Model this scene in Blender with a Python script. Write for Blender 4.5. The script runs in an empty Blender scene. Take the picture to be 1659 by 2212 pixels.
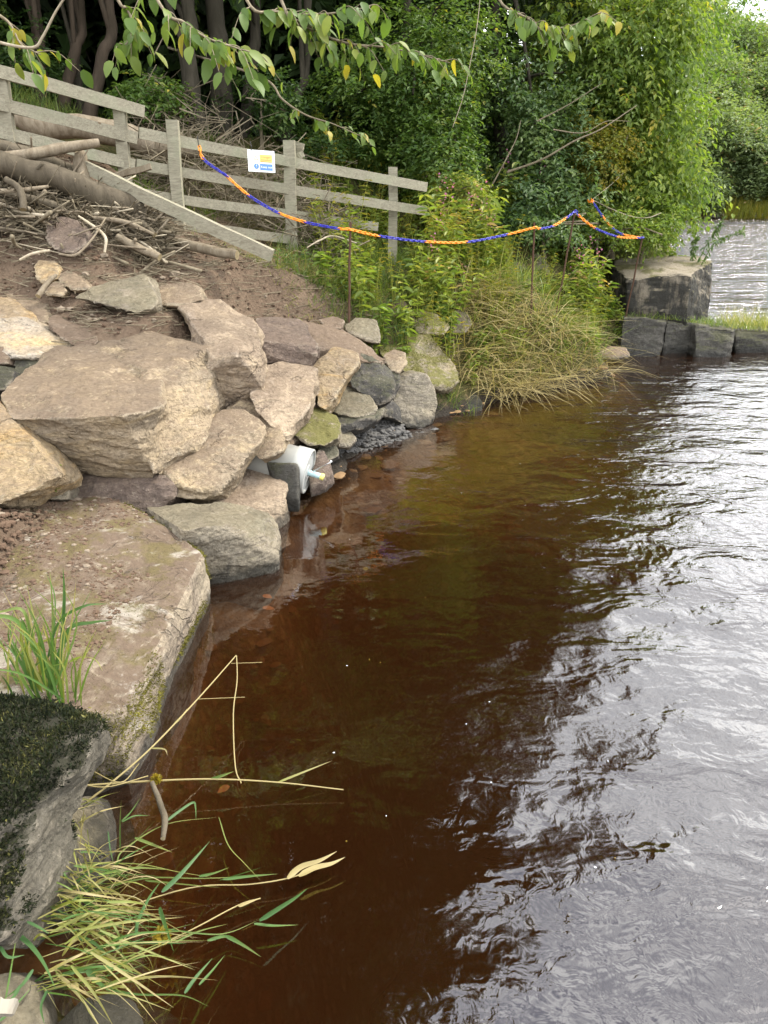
import bpy, bmesh, math, random
import numpy as np
from mathutils import Vector, Matrix
random.seed(7)
RNG = np.random.default_rng(7)
SC = bpy.context.scene
COL = SC.collection
R = math.radians

# ------------------------------------------------------------------ camera
PITCH, FOC, HCAM = R(22.7), 1640.0, 2.0
cam = bpy.data.cameras.new('camera'); cam.sensor_fit = 'VERTICAL'; cam.sensor_height = 24
cam.lens = 24 * FOC / 2212; cam.clip_end = 3000; cam.clip_start = 0.05
camo = bpy.data.objects.new('camera', cam); COL.objects.link(camo)
camo.location = (0, 0, HCAM); camo.rotation_euler = (math.pi/2 - PITCH, 0, 0)
SC.camera = camo
# ------------------------------------------------------------------ world + sun
SUN_AZ, SUN_EL = R(66), R(50)
SKY_STRENGTH = 0.072
wd = bpy.data.worlds.new('World'); SC.world = wd; wd.use_nodes = True
nt = wd.node_tree; nt.nodes.clear()
def N(nt, t, **kw):
    n = nt.nodes.new(t)
    for k, v in kw.items():
        if k.startswith('i_'):
            key = k[2:]
            key = int(key) if key.isdigit() else key.replace('_', ' ')
            n.inputs[key].default_value = v
        else: setattr(n, k, v)
    return n
sky = N(nt, 'ShaderNodeTexSky', sky_type='NISHITA', sun_disc=False, sun_elevation=SUN_EL, sun_rotation=SUN_AZ)
sky.air_density = 1.0; sky.dust_density = 2.0
tc = N(nt, 'ShaderNodeTexCoord')
mp = N(nt, 'ShaderNodeMapping'); mp.inputs['Scale'].default_value = (1, 1, 2.2)
n1 = N(nt, 'ShaderNodeTexNoise', i_Scale=3.2, i_Detail=6, i_Roughness=0.6, i_Distortion=0.4)
cr = N(nt, 'ShaderNodeValToRGB')
cr.color_ramp.elements[0].position = 0.34; cr.color_ramp.elements[0].color = (4.6, 5.3, 6.6, 1)
cr.color_ramp.elements[1].position = 0.66; cr.color_ramp.elements[1].color = (26, 26, 25.5, 1)
mx = N(nt, 'ShaderNodeMix', data_type='RGBA', i_0=0.86)
bg = N(nt, 'ShaderNodeBackground'); bg.inputs[1].default_value = SKY_STRENGTH
wo = N(nt, 'ShaderNodeOutputWorld')
L = nt.links.new
L(tc.outputs['Generated'], mp.inputs[0]); L(mp.outputs[0], n1.inputs['Vector']); L(n1.outputs[0], cr.inputs[0])
L(sky.outputs[0], mx.inputs[6]); L(cr.outputs[0], mx.inputs[7]); L(mx.outputs[2], bg.inputs[0]); L(bg.outputs[0], wo.inputs[0])
sl = bpy.data.lights.new('sun', 'SUN'); sl.energy = 1.5; sl.angle = R(11); sl.color = (1, .94, .82)
so = bpy.data.objects.new('sun', sl); COL.objects.link(so)
sdir = Vector((math.sin(SUN_AZ)*math.cos(SUN_EL), math.cos(SUN_AZ)*math.cos(SUN_EL), math.sin(SUN_EL)))
so.rotation_euler = sdir.to_track_quat('Z', 'Y').to_euler(); so.location = sdir*40
SC.view_settings.view_transform = 'Standard'; SC.view_settings.look = 'None'
SC.view_settings.exposure = 1.8; SC.view_settings.gamma = 1; SC.view_settings.use_curve_mapping = False
SC.render.engine = 'CYCLES'
cy = SC.cycles
cy.max_bounces = 8; cy.diffuse_bounces = 3; cy.glossy_bounces = 3; cy.transmission_bounces = 4; cy.transparent_max_bounces = 12
cy.volume_bounces = 0; cy.use_denoising = True
cy.caustics_reflective = False; cy.caustics_refractive = False

# ------------------------------------------------------------------ helpers
CP, SP = math.cos(PITCH), math.sin(PITCH)
def W(x, y, Y=None, z=None):
    """world point that the photograph shows at (x, y), at forward distance Y or at height z"""
    r, u = (x-829.5)/FOC, (1106-y)/FOC
    d = np.array([r, CP+u*SP, -SP+u*CP])
    k = Y/d[1] if Y is not None else (z-HCAM)/d[2]
    return np.array([0, 0, HCAM]) + d*k
def hashn(ix, iy, iz, s):
    h = (ix*374761393 + iy*668265263 + iz*2147483647 + s*1274126177) & 0xFFFFFFFF
    h = ((h ^ (h >> 13))*1274126177) & 0xFFFFFFFF
    h = ((h ^ (h >> 16))*2246822519) & 0xFFFFFFFF
    return ((h ^ (h >> 15)) & 0xFFFFFF)/float(0xFFFFFF)
def vnoise(P, s=0):
    P = np.asarray(P, float); i = np.floor(P).astype(np.int64); f = P-i; f = f*f*(3-2*f)
    out = 0
    for a in (0, 1):
        for b in (0, 1):
            for c in (0, 1):
                w = (f[:, 0] if a else 1-f[:, 0])*(f[:, 1] if b else 1-f[:, 1])*(f[:, 2] if c else 1-f[:, 2])
                out = out + w*hashn(i[:, 0]+a, i[:, 1]+b, i[:, 2]+c, s)
    return out*2-1
def fbm(P, oct=4, s=0, rough=.5):
    t, a, f = 0, 1.0, 1.0
    P = np.asarray(P, float)
    for o in range(oct):
        t = t + a*vnoise(P*f+o*17.3, s+o); a *= rough; f *= 2.03
    return t
def mk(name, V, faces, smooth=False, var=None):
    """mesh from arrays; faces: one (n,k) array or a list of them"""
    V = np.asarray(V, np.float32).reshape(-1, 3)
    fl = faces if isinstance(faces, list) else [faces]
    fl = [np.asarray(f, np.int32) for f in fl if len(f)]
    me = bpy.data.meshes.new(name)
    me.vertices.add(len(V)); me.vertices.foreach_set('co', V.ravel())
    idx = np.concatenate([f.ravel() for f in fl]); tot = np.concatenate([np.full(len(f), f.shape[1], np.int32) for f in fl])
    me.loops.add(len(idx)); me.loops.foreach_set('vertex_index', idx)
    st = np.concatenate([[0], np.cumsum(tot)[:-1]]).astype(np.int32)
    me.polygons.add(len(tot)); me.polygons.foreach_set('loop_start', st); me.polygons.foreach_set('loop_total', tot)
    if var is not None:
        a = me.attributes.new('var', 'FLOAT', 'POINT'); a.data.foreach_set('value', np.asarray(var, np.float32))
    me.update(calc_edges=True); me.validate()
    me.polygons.foreach_set('use_smooth', np.full(len(me.polygons), bool(smooth)))
    return me
def tag(o, label=None, cat=None, group=None, kind=None):
    for k, v in (('label', label), ('category', cat), ('group', group), ('kind', kind)):
        if v: o[k] = v
    return o
def empty(name, loc):
    o = bpy.data.objects.new(name, None); COL.objects.link(o); o.location = Vector(loc); o.empty_display_size = .1
    return o
def root_loc(o):
    v = Vector(o.location)
    while o.parent: o = o.parent; v += o.location
    return np.array(v)
def put(name, V, faces, mat, parent=None, origin=None, smooth=False, var=None):
    """link a mesh given in world coordinates, as a part of parent or at origin"""
    V = np.asarray(V, float).reshape(-1, 3)
    if parent is not None: o0 = root_loc(parent)
    else: o0 = np.array(origin if origin is not None else [V[:, 0].mean(), V[:, 1].mean(), V[:, 2].min()])
    me = mk(name, V-o0, faces, smooth, var)
    if mat: me.materials.append(mat)
    o = bpy.data.objects.new(name, me); COL.objects.link(o)
    if parent is not None: o.parent = parent
    else: o.location = o0
    return o
def inst(name, me, M, parent=None):
    o = bpy.data.objects.new(name, me); COL.objects.link(o)
    if parent is not None:
        o.parent = parent; M = Matrix.Translation(-Vector(root_loc(parent))) @ M
    o.matrix_basis = M
    return o
class MB:
    def __init__(s): s.v, s.f, s.var, s.n = [], {}, [], 0
    def add(s, V, F, var=0.0):
        V = np.asarray(V, float).reshape(-1, 3)
        for f in (F if isinstance(F, list) else [F]):
            f = np.asarray(f, np.int64)
            s.f.setdefault(f.shape[1], []).append(f+s.n)
        s.v.append(V); s.var.append(np.full(len(V), var) if np.isscalar(var) else var); s.n += len(V)
    def put(s, name, mat, parent=None, origin=None, smooth=False):
        return put(name, np.concatenate(s.v), [np.concatenate(f) for f in s.f.values()], mat, parent, origin, smooth, np.concatenate(s.var))
def smooth_path(P, n=6):
    P = np.asarray(P, float)
    if len(P) < 3: return np.array([P[0]+(P[-1]-P[0])*t for t in np.linspace(0, 1, n+1)])
    Q = np.vstack([2*P[0]-P[1], P, 2*P[-1]-P[-2]]); out = []
    for i in range(1, len(Q)-2):
        for t in np.linspace(0, 1, n, endpoint=False):
            a, b, c, d = Q[i-1], Q[i], Q[i+1], Q[i+2]
            out.append(.5*((2*b)+(c-a)*t+(2*a-5*b+4*c-d)*t*t+(3*b-a-3*c+d)*t**3))
    out.append(P[-1]); return np.array(out)
def tube(P, rad, sides=6, cap=True):
    P = np.asarray(P, float); n = len(P); rad = np.broadcast_to(np.asarray(rad, float), (n,)) if np.ndim(rad) < 2 else rad
    T = np.gradient(P, axis=0); T /= np.linalg.norm(T, axis=1)[:, None]+1e-9
    up = np.array([0, 0, 1.0]) if abs(T[0][2]) < .8 else np.array([1.0, 0, 0])
    V = []; a = np.cross(up, T[0]); a /= np.linalg.norm(a)
    ang = np.linspace(0, 2*math.pi, sides, endpoint=False)
    for i in range(n):
        a = a-T[i]*np.dot(a, T[i]); a /= np.linalg.norm(a)+1e-9; b = np.cross(T[i], a)
        V.append(P[i]+rad[i]*(np.cos(ang)[:, None]*a+np.sin(ang)[:, None]*b))
    V = np.concatenate(V); F = []
    k = np.arange(sides); k2 = (k+1) % sides
    for i in range(n-1): F.append(np.stack([i*sides+k, i*sides+k2, (i+1)*sides+k2, (i+1)*sides+k], 1))
    F = [np.concatenate(F)]
    if cap: F.append(np.array([k[::-1], (n-1)*sides+k]))
    return V, F
def box_between(a, b, up, w, h, ends=(0, 0)):
    """beam from a to b; w across, h along up"""
    a, b = np.asarray(a, float), np.asarray(b, float)
    t = (b-a)/np.linalg.norm(b-a); up = np.asarray(up, float); s = np.cross(t, up); s /= np.linalg.norm(s); u = np.cross(s, t)
    n = 8; V = []; e = min(w, h)*.12
    for i in range(n):
        c = a+(b-a)*i/(n-1)
        for q in ((-1, -1, 0), (-1, 1, 1), (1, 1, 2), (1, -1, 3)):
            V.append(c+s*q[0]*w/2+u*q[1]*h/2)
    V = np.array(V); V += np.repeat((fbm(np.linspace(0, 2.5, n)[:, None]*np.ones(3)+a, 2, 3)*min(w, h)*.16)[:, None]*(s*.5+u), 4, 0) + RNG.normal(0, .0018, V.shape)
    F = []
    for i in range(n-1):
        for k in range(4): F.append([i*4+k, i*4+(k+1) % 4, (i+1)*4+(k+1) % 4, (i+1)*4+k])
    F += [[3, 2, 1, 0], [(n-1)*4, (n-1)*4+1, (n-1)*4+2, (n-1)*4+3]]
    return V, np.array(F)
def leaves(C, D, Nn, Ln, Wd, fold=.25, hexa=False, droop=0.0):
    """leaf blades: C base points, D axis, Nn normal"""
    D = D/np.linalg.norm(D, axis=1)[:, None]; S = np.cross(D, Nn); S /= np.linalg.norm(S, axis=1)[:, None]+1e-9; U = np.cross(S, D)
    Ln = np.broadcast_to(Ln, (len(C),))[:, None]; Wd = np.broadcast_to(Wd, (len(C),))[:, None]; n = len(C)
    if not hexa:
        V = np.stack([C, C+D*Ln*.45+S*Wd*.5+U*fold*Wd, C+D*Ln-U*droop*Ln, C+D*Ln*.45-S*Wd*.5+U*fold*Wd], 1)
        b = np.arange(n)*4
        return V.reshape(-1, 3), np.concatenate([np.stack([b, b+1, b+2], 1), np.stack([b, b+2, b+3], 1)]), 4
    V = np.stack([C, C+D*Ln*.25+S*Wd*.42+U*fold*Wd, C+D*Ln*.62+S*Wd*.45+U*(fold*Wd-droop*.3*Ln), C+D*Ln-U*droop*Ln, C+D*Ln*.62-S*Wd*.45+U*(fold*Wd-droop*.3*Ln), C+D*Ln*.25-S*Wd*.42+U*fold*Wd], 1)
    b = np.arange(n)*6
    return V.reshape(-1, 3), np.concatenate([np.stack([b, b+1, b+2, b+3], 1), np.stack([b, b+3, b+4, b+5], 1)]), 6

# ------------------------------------------------------------------ materials
def newmat(name):
    m = bpy.data.materials.new(name); m.use_nodes = True; t = m.node_tree; t.nodes.clear()
    out = N(t, 'ShaderNodeOutputMaterial'); return m, t, out
def ramp(t, fac, stops):
    r = N(t, 'ShaderNodeValToRGB'); e = r.color_ramp.elements
    while len(e) < len(stops): e.new(.5)
    for k, (p, c) in enumerate(stops): e[k].position = p; e[k].color = (*c, 1) if len(c) == 3 else c
    t.links.new(fac, r.inputs[0]); return r.outputs[0]
def mixc(t, fac, a, b, blend='MIX'):
    m = N(t, 'ShaderNodeMix', data_type='RGBA', blend_type=blend)
    for inp, v in ((m.inputs[0], fac), (m.inputs[6], a), (m.inputs[7], b)):
        if hasattr(v, 'links') or isinstance(v, bpy.types.NodeSocket): t.links.new(v, inp)
        else: inp.default_value = v if not isinstance(v, tuple) or len(v) == 4 else (*v, 1)
    return m.outputs[2]
def math_(t, op, a, b=0.0, clamp=False):
    m = N(t, 'ShaderNodeMath', operation=op, use_clamp=clamp)
    for inp, v in ((m.inputs[0], a), (m.inputs[1], b)):
        if isinstance(v, bpy.types.NodeSocket): t.links.new(v, inp)
        else: inp.default_value = v
    return m.outputs[0]
def noise(t, vec, scale, detail=4, rough=.55, dist=0.0):
    n = N(t, 'ShaderNodeTexNoise', i_Scale=scale, i_Detail=detail, i_Roughness=rough, i_Distortion=dist)
    t.links.new(vec, n.inputs['Vector']); return n.outputs[0]
def smooth01(t, v, a, b):
    m = N(t, 'ShaderNodeMapRange', interpolation_type='SMOOTHSTEP'); t.links.new(v, m.inputs[0])
    m.inputs[1].default_value = a; m.inputs[2].default_value = b; return m.outputs[0]
def bump(t, h, strength, dist, nrm=None):
    b = N(t, 'ShaderNodeBump'); b.inputs['Strength'].default_value = strength; b.inputs['Distance'].default_value = dist
    t.links.new(h, b.inputs['Height'])
    if nrm is not None: t.links.new(nrm, b.inputs['Normal'])
    return b.outputs[0]
def principled(t, out, col, rough=.8, nrm=None, spec=.3):
    p = N(t, 'ShaderNodeBsdfPrincipled')
    for k, v in (('Base Color', col), ('Roughness', rough), ('Specular IOR Level', spec)):
        if isinstance(v, bpy.types.NodeSocket): t.links.new(v, p.inputs[k])
        else: p.inputs[k].default_value = (*v, 1) if isinstance(v, tuple) and len(v) == 3 else v
    if nrm is not None: t.links.new(nrm, p.inputs['Normal'])
    t.links.new(p.outputs[0], out.inputs[0]); return p
SOIL_A, SOIL_B = (.085, .057, .04), (.195, .14, .098)
def rock_mat(name, a, b, c, soil=.5, moss=0.0, wet=.11, mosscol=(.055, .06, .016), pale=(.55, .47, .36), pale_amt=.5, lichen=0.0, mosslo=.62):
    m, t, out = newmat(name)
    tcn = N(t, 'ShaderNodeTexCoord'); oi = N(t, 'ShaderNodeObjectInfo'); geo = N(t, 'ShaderNodeNewGeometry')
    va = N(t, 'ShaderNodeVectorMath', operation='ADD'); t.links.new(tcn.outputs['Object'], va.inputs[0])
    cb = N(t, 'ShaderNodeCombineXYZ'); r10 = math_(t, 'MULTIPLY', oi.outputs['Random'], 37.0)
    for k in range(3): t.links.new(r10, cb.inputs[k])
    t.links.new(cb.outputs[0], va.inputs[1]); v = va.outputs[0]
    mpn = N(t, 'ShaderNodeMapping'); mpn.inputs['Scale'].default_value = (1, 1, 3.2); mpn.inputs['Rotation'].default_value = (.25, .15, 0); t.links.new(v, mpn.inputs[0])
    big = noise(t, v, 2.2, 5, .6, .5); strat = noise(t, mpn.outputs[0], 3.5, 7, .65, .8); fine = noise(t, v, 34, 8, .78)
    med = noise(t, v, 8, 7, .68, .6)
    col = mixc(t, smooth01(t, big, .38, .62), a, b)
    col = mixc(t, math_(t, 'MULTIPLY', smooth01(t, strat, .48, .68), .75), col, c)
    col = mixc(t, math_(t, 'MULTIPLY', smooth01(t, med, .56, .7), pale_amt), col, pale)
    col = mixc(t, math_(t, 'MULTIPLY', smooth01(t, fine, .56, .36), .75), col, mixc(t, .6, col, (.03, .024, .017), 'MIX'))
    col = mixc(t, math_(t, 'MULTIPLY', smooth01(t, fine, .56, .68), .4), col, pale)
    pt = geo.outputs['Pointiness']
    col = mixc(t, math_(t, 'MULTIPLY', smooth01(t, math_(t, 'ADD', pt, math_(t, 'MULTIPLY', math_(t, 'SUBTRACT', med, .5), .06)), .52, .57), .3), col, pale)
    crk = noise(t, v, 1.7, 5, .55, .4); ln_ = math_(t, 'ABSOLUTE', math_(t, 'SUBTRACT', crk, .5)); crack = math_(t, 'MULTIPLY', smooth01(t, ln_, .008, .001), smooth01(t, big, .5, .62))
    col = mixc(t, math_(t, 'MULTIPLY', crack, .35), col, (.035, .028, .02))
    sep = N(t, 'ShaderNodeSeparateXYZ'); t.links.new(geo.outputs['Normal'], sep.inputs[0])
    nz = math_(t, 'ADD', sep.outputs[2], math_(t, 'MULTIPLY', math_(t, 'SUBTRACT', med, .5), 1.3))
    soilmask = math_(t, 'MULTIPLY', smooth01(t, nz, .55, .95), soil)
    scol = mixc(t, fine, SOIL_A, SOIL_B)
    col = mixc(t, soilmask, col, scol)
    if lichen:
        lm = math_(t, 'MULTIPLY', smooth01(t, noise(t, v, 3.4, 9, .72, .5), .55, .62), lichen)
        lcol = mixc(t, fine, (.34, .3, .24), (.56, .52, .45)); col = mixc(t, lm, col, lcol)
        dm = smooth01(t, noise(t, va.outputs[0], 5.2, 9, .75, 1.0), .6, .68); col = mixc(t, math_(t, 'MULTIPLY', dm, lichen*.8), col, (.03, .03, .024))
    if moss:
        mz = math_(t, 'ADD', math_(t, 'MULTIPLY', sep.outputs[2], .35), noise(t, v, 4.5, 8, .7))
        mm = math_(t, 'MULTIPLY', smooth01(t, mz, mosslo, mosslo+.16), moss)
        col = mixc(t, mm, col, mixc(t, fine, (mosscol[0]*.4, mosscol[1]*.4, mosscol[2]*.4), (mosscol[0]*1.9, mosscol[1]*1.9, mosscol[2]*1.6)))
    sp = N(t, 'ShaderNodeSeparateXYZ'); t.links.new(geo.outputs['Position'], sp.inputs[0])
    wz = math_(t, 'SUBTRACT', sp.outputs[2], math_(t, 'MULTIPLY', math_(t, 'SUBTRACT', med, .5), .25))
    wm = N(t, 'ShaderNodeMapRange', interpolation_type='SMOOTHSTEP'); t.links.new(wz, wm.inputs[0])
    wm.inputs[1].default_value = wet; wm.inputs[2].default_value = wet-.06
    col = mixc(t, wm.outputs[0], col, mixc(t, .8, col, (.018, .017, .014)))
    h = math_(t, 'ADD', math_(t, 'MULTIPLY', fine, .4), math_(t, 'ADD', med, math_(t, 'MULTIPLY', strat, .9)))
    h = math_(t, 'SUBTRACT', h, math_(t, 'MULTIPLY', crack, .5))
    nrm = bump(t, h, 1.0, .035)
    rgh = math_(t, 'SUBTRACT', .9, math_(t, 'MULTIPLY', wm.outputs[0], .5))
    principled(t, out, col, rgh, nrm, .25); return m
M = {}
M['tan'] = rock_mat('tan_sandstone', (.36, .28, .185), (.27, .215, .152), (.41, .315, .19), .7)
M['yellow'] = rock_mat('ochre_sandstone', (.42, .315, .18), (.34, .26, .165), (.45, .29, .12), .5, pale=(.54, .47, .36))
M['pink'] = rock_mat('pinkish_sandstone', (.39, .305, .215), (.28, .215, .155), (.43, .335, .225), .5, pale=(.55, .47, .38), pale_amt=.5)
M['streak'] = rock_mat('streaked_sandstone', (.46, .37, .26), (.36, .31, .25), (.56, .41, .2), .15, pale=(.66, .6, .52), pale_amt=.8)
M['grey'] = rock_mat('grey_sandstone', (.225, .195, .15), (.30, .255, .185), (.165, .142, .112), .35, .25)
M['brown'] = rock_mat('brown_stone', (.22, .165, .12), (.17, .125, .093), (.28, .21, .14), .8)
M['dark'] = rock_mat('dark_wet_stone', (.055, .052, .048), (.09, .083, .076), (.038, .036, .034), .1, .3, pale_amt=.12)
M['purple'] = rock_mat('purple_brown_stone', (.16, .118, .095), (.125, .094, .078), (.2, .15, .115), .35, pale_amt=.2)
M['mossy'] = rock_mat('mossy_stone', (.26, .22, .15), (.2, .17, .12), (.3, .24, .15), .15, .85, mosscol=(.10, .095, .025))
M['slab'] = rock_mat('lichen_spotted_slab', (.33, .275, .2), (.25, .2, .15), (.38, .31, .22), .95, .5, mosscol=(.1, .085, .02), pale=(.5, .45, .37), pale_amt=.7, lichen=.6, mosslo=.78)
M['blackmoss'] = rock_mat('black_moss_stone', (.14, .125, .097), (.09, .08, .066), (.19, .165, .125), .1, .9, mosscol=(.02, .02, .012), pale_amt=.3, mosslo=.6, lichen=.15)
M['weir'] = rock_mat('blackened_weir_stone', (.055, .052, .045), (.1, .093, .08), (.035, .033, .03), .1, .35, pale=(.2, .185, .155), pale_amt=.4)

def concrete():
    m, t, out = newmat('stained_concrete'); tcn = N(t, 'ShaderNodeTexCoord'); geo = N(t, 'ShaderNodeNewGeometry'); v = tcn.outputs['Object']
    a = noise(t, v, 3, 8, .65, .3); f = noise(t, v, 40, 6, .7)
    mpn = N(t, 'ShaderNodeMapping'); mpn.inputs['Scale'].default_value = (5, 5, .7); t.links.new(v, mpn.inputs[0]); s = noise(t, mpn.outputs[0], 2, 6, .6)
    col = mixc(t, f, (.12, .097, .066), (.34, .29, .22)); col = mixc(t, smooth01(t, a, .46, .6), col, mixc(t, f, (.05, .05, .02), (.17, .15, .07)))
    sep = N(t, 'ShaderNodeSeparateXYZ'); t.links.new(geo.outputs['Normal'], sep.inputs[0])
    side = smooth01(t, math_(t, 'ADD', sep.outputs[2], math_(t, 'MULTIPLY', math_(t, 'SUBTRACT', a, .5), .8)), .75, .25)
    stn = math_(t, 'MULTIPLY', side, smooth01(t, math_(t, 'ADD', a, math_(t, 'MULTIPLY', s, .7)), .62, .9))
    stn = math_(t, 'MULTIPLY', math_(t, 'ADD', math_(t, 'MULTIPLY', side, .32), math_(t, 'MULTIPLY', stn, .75)), 1.0, True)
    col = mixc(t, stn, col, (.035, .033, .028))
    principled(t, out, col, .9, bump(t, math_(t, 'ADD', f, math_(t, 'MULTIPLY', a, 1.5)), .8, .02), .2); return m
M['concrete'] = concrete()
def leaf_mat(name, stops, trans=.45, gloss=.35):
    m, t, out = newmat(name); at = N(t, 'ShaderNodeAttribute', attribute_name='var')
    c = ramp(t, at.outputs['Fac'], stops)
    p = N(t, 'ShaderNodeBsdfPrincipled'); p.inputs['Roughness'].default_value = .5; p.inputs['Specular IOR Level'].default_value = gloss
    t.links.new(c, p.inputs['Base Color']); tr = N(t, 'ShaderNodeBsdfTranslucent')
    c2 = mixc(t, 1.0, c, (1.5, 1.55, .7), 'MULTIPLY'); t.links.new(c2, tr.inputs[0])
    ms = N(t, 'ShaderNodeMixShader', i_0=trans); t.links.new(p.outputs[0], ms.inputs[1]); t.links.new(tr.outputs[0], ms.inputs[2])
    t.links.new(ms.outputs[0], out.inputs[0]); return m
LF = {}
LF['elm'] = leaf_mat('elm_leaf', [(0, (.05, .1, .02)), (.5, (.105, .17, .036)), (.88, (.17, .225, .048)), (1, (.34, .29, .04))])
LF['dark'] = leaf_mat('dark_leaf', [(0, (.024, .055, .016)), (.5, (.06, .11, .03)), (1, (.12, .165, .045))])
LF['canopy'] = leaf_mat('shade_darkened_canopy_leaf', [(0, (.014, .028, .008)), (.5, (.028, .05, .014)), (1, (.05, .08, .022))], .22, .2)  # leaf colour darkened to carry canopy shade into reflections and the wood interior
LF['ash'] = leaf_mat('ash_leaf', [(0, (.045, .09, .032)), (.5, (.1, .16, .054)), (1, (.175, .23, .08))])
LF['bright'] = leaf_mat('bright_leaf', [(0, (.08, .14, .024)), (.5, (.16, .225, .042)), (.9, (.25, .29, .056)), (1, (.4, .34, .065))], .5)
LF['yellow'] = leaf_mat('yellowing_leaf', [(0, (.09, .115, .02)), (.6, (.2, .2, .03)), (1, (.32, .22, .025))])
LF['far'] = leaf_mat('far_leaf', [(0, (.09, .125, .055)), (.5, (.15, .2, .08)), (.93, (.22, .265, .11)), (1, (.3, .22, .11))], .45)  # foliage colour paled to stand in for haze over the far hill
LF['weed'] = leaf_mat('weed_leaf', [(0, (.08, .13, .026)), (.45, (.18, .235, .042)), (.85, (.31, .33, .07)), (1, (.38, .26, .1))], .45)
LF['grass'] = leaf_mat('grass_blade', [(0, (.06, .11, .024)), (.45, (.15, .2, .042)), (.75, (.3, .3, .085)), (1, (.46, .38, .19))], .4)
LF['dry'] = leaf_mat('dry_grass_blade', [(0, (.13, .095, .04)), (.4, (.3, .24, .1)), (.8, (.46, .38, .19)), (1, (.22, .26, .06))], .3)
LF['reed'] = leaf_mat('reed_blade', [(0, (.055, .125, .04)), (.35, (.095, .175, .042)), (.65, (.235, .25, .06)), (1, (.42, .34, .17))], .4, .4)
LF['purple'] = leaf_mat('pink_petal', [(0, (.4, .12, .3)), (1, (.5, .2, .38))])
def bark(name, a, b, sc=14, bmp=.6):
    m, t, out = newmat(name); tcn = N(t, 'ShaderNodeTexCoord'); v = tcn.outputs['Object']
    mpn = N(t, 'ShaderNodeMapping'); mpn.inputs['Scale'].default_value = (1, 1, .25); t.links.new(v, mpn.inputs[0])
    f = noise(t, mpn.outputs[0], sc, 7, .65, .5); g = noise(t, v, 3, 4); oi = N(t, 'ShaderNodeObjectInfo')
    col = mixc(t, smooth01(t, f, .3, .7), a, b); col = mixc(t, math_(t, 'MULTIPLY', g, .5), col, (a[0]*1.2, a[1]*1.3, a[2]))
    col = mixc(t, math_(t, 'MULTIPLY', oi.outputs['Random'], .45), col, mixc(t, .6, col, (.02, .016, .012)))
    principled(t, out, col, .9, bump(t, f, bmp, .02), .15); return m
M['bark'] = bark('grey_bark', (.03, .026, .019), (.066, .056, .042))
M['bark_red'] = bark('reddish_bark', (.034, .025, .018), (.072, .052, .038))
M['drift'] = bark('driftwood', (.17, .13, .095), (.32, .265, .2), 20)
M['driftpale'] = bark('bleached_driftwood', (.32, .26, .195), (.5, .43, .34), 20, .3)
M['log'] = bark('wet_log', (.075, .06, .045), (.15, .122, .09), 16)
M['twig'] = bark('bare_twig', (.15, .12, .085), (.3, .25, .18), 20, .2)
M['cut'] = bark('broken_wood', (.3, .23, .14), (.42, .34, .22), 30)
def timber():
    m, t, out = newmat('weathered_timber'); tcn = N(t, 'ShaderNodeTexCoord'); v = tcn.outputs['Generated']; ob = tcn.outputs['Object']; oi = N(t, 'ShaderNodeObjectInfo')
    mpn = N(t, 'ShaderNodeMapping'); mpn.inputs['Scale'].default_value = (1.5, 9, 9); t.links.new(ob, mpn.inputs[0])
    va = N(t, 'ShaderNodeVectorMath', operation='ADD'); t.links.new(mpn.outputs[0], va.inputs[0]); t.links.new(oi.outputs['Random'], va.inputs[1])
    g = noise(t, va.outputs[0], 6, 8, .7, 1.2); st = noise(t, ob, 3.5, 5, .6)
    k = N(t, 'ShaderNodeTexVoronoi', i_Scale=4.0); t.links.new(ob, k.inputs['Vector'])
    col = mixc(t, smooth01(t, g, .25, .75), (.18, .158, .115), (.36, .335, .25)); col = mixc(t, math_(t, 'MULTIPLY', smooth01(t, st, .45, .7), .55), col, (.27, .285, .19))
    col = mixc(t, smooth01(t, k.outputs[0], .09, .05), col, (.15, .1, .06))
    col = mixc(t, math_(t, 'MULTIPLY', oi.outputs['Random'], .35), col, mixc(t, .5, col, (.12, .1, .07)))
    principled(t, out, col, .85, bump(t, g, .4, .006), .2); return m
M['timber'] = timber()
def plain(name, c, rough=.5, spec=.4, nz=.25, metal=0.0, scale=12):
    m, t, out = newmat(name); tcn = N(t, 'ShaderNodeTexCoord'); n = noise(t, tcn.outputs['Object'], scale, 6, .65)
    col = mixc(t, math_(t, 'MULTIPLY', n, nz), (*c, 1), (c[0]*.3, c[1]*.28, c[2]*.25, 1))
    p = principled(t, out, col, rough, bump(t, n, .15, .004), spec); p.inputs['Metallic'].default_value = metal; return m
M['orange'] = plain('orange_plastic', (.95, .30, .015), .4, .5, .12)
M['blue'] = plain('blue_plastic', (.022, .024, .36), .35, .5, .12)
M['rust'] = plain('rusty_steel', (.1, .056, .036), .85, .2, .6, 0, 40)
M['white'] = plain('white_sign_board', (.82, .84, .86), .35, .5, .06)
M['signblue'] = plain('sign_blue', (.09, .22, .6), .4, .5, .1)
M['signyellow'] = plain('sign_yellow', (.85, .58, .14), .4, .5, .1)
M['signink'] = plain('sign_orange_ink', (.75, .22, .08), .4, .5, .1)
M['black'] = plain('black_plastic', (.02, .02, .022), .4, .4, .1)
M['pipe'] = plain('pale_grey_plastic_pipe', (.47, .47, .44), .45, .45, .5, 0, 6)
M['cap'] = plain('light_grey_plastic_cap', (.46, .47, .46), .42, .45, .2, 0, 9)
M['valve'] = plain('pale_blue_plastic', (.42, .58, .6), .4, .5, .1)
M['valvey'] = plain('yellow_plastic', (.85, .75, .2), .4, .5, .1)
M['steel'] = plain('bright_steel', (.6, .6, .6), .3, .5, .1, 1.0)
M['batten'] = plain('pale_batten', (.28, .25, .2), .7, .2, .2)
M['pebble'] = plain('pebble', (.27, .215, .16), .9, .2, .6, 0, 30)
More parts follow.
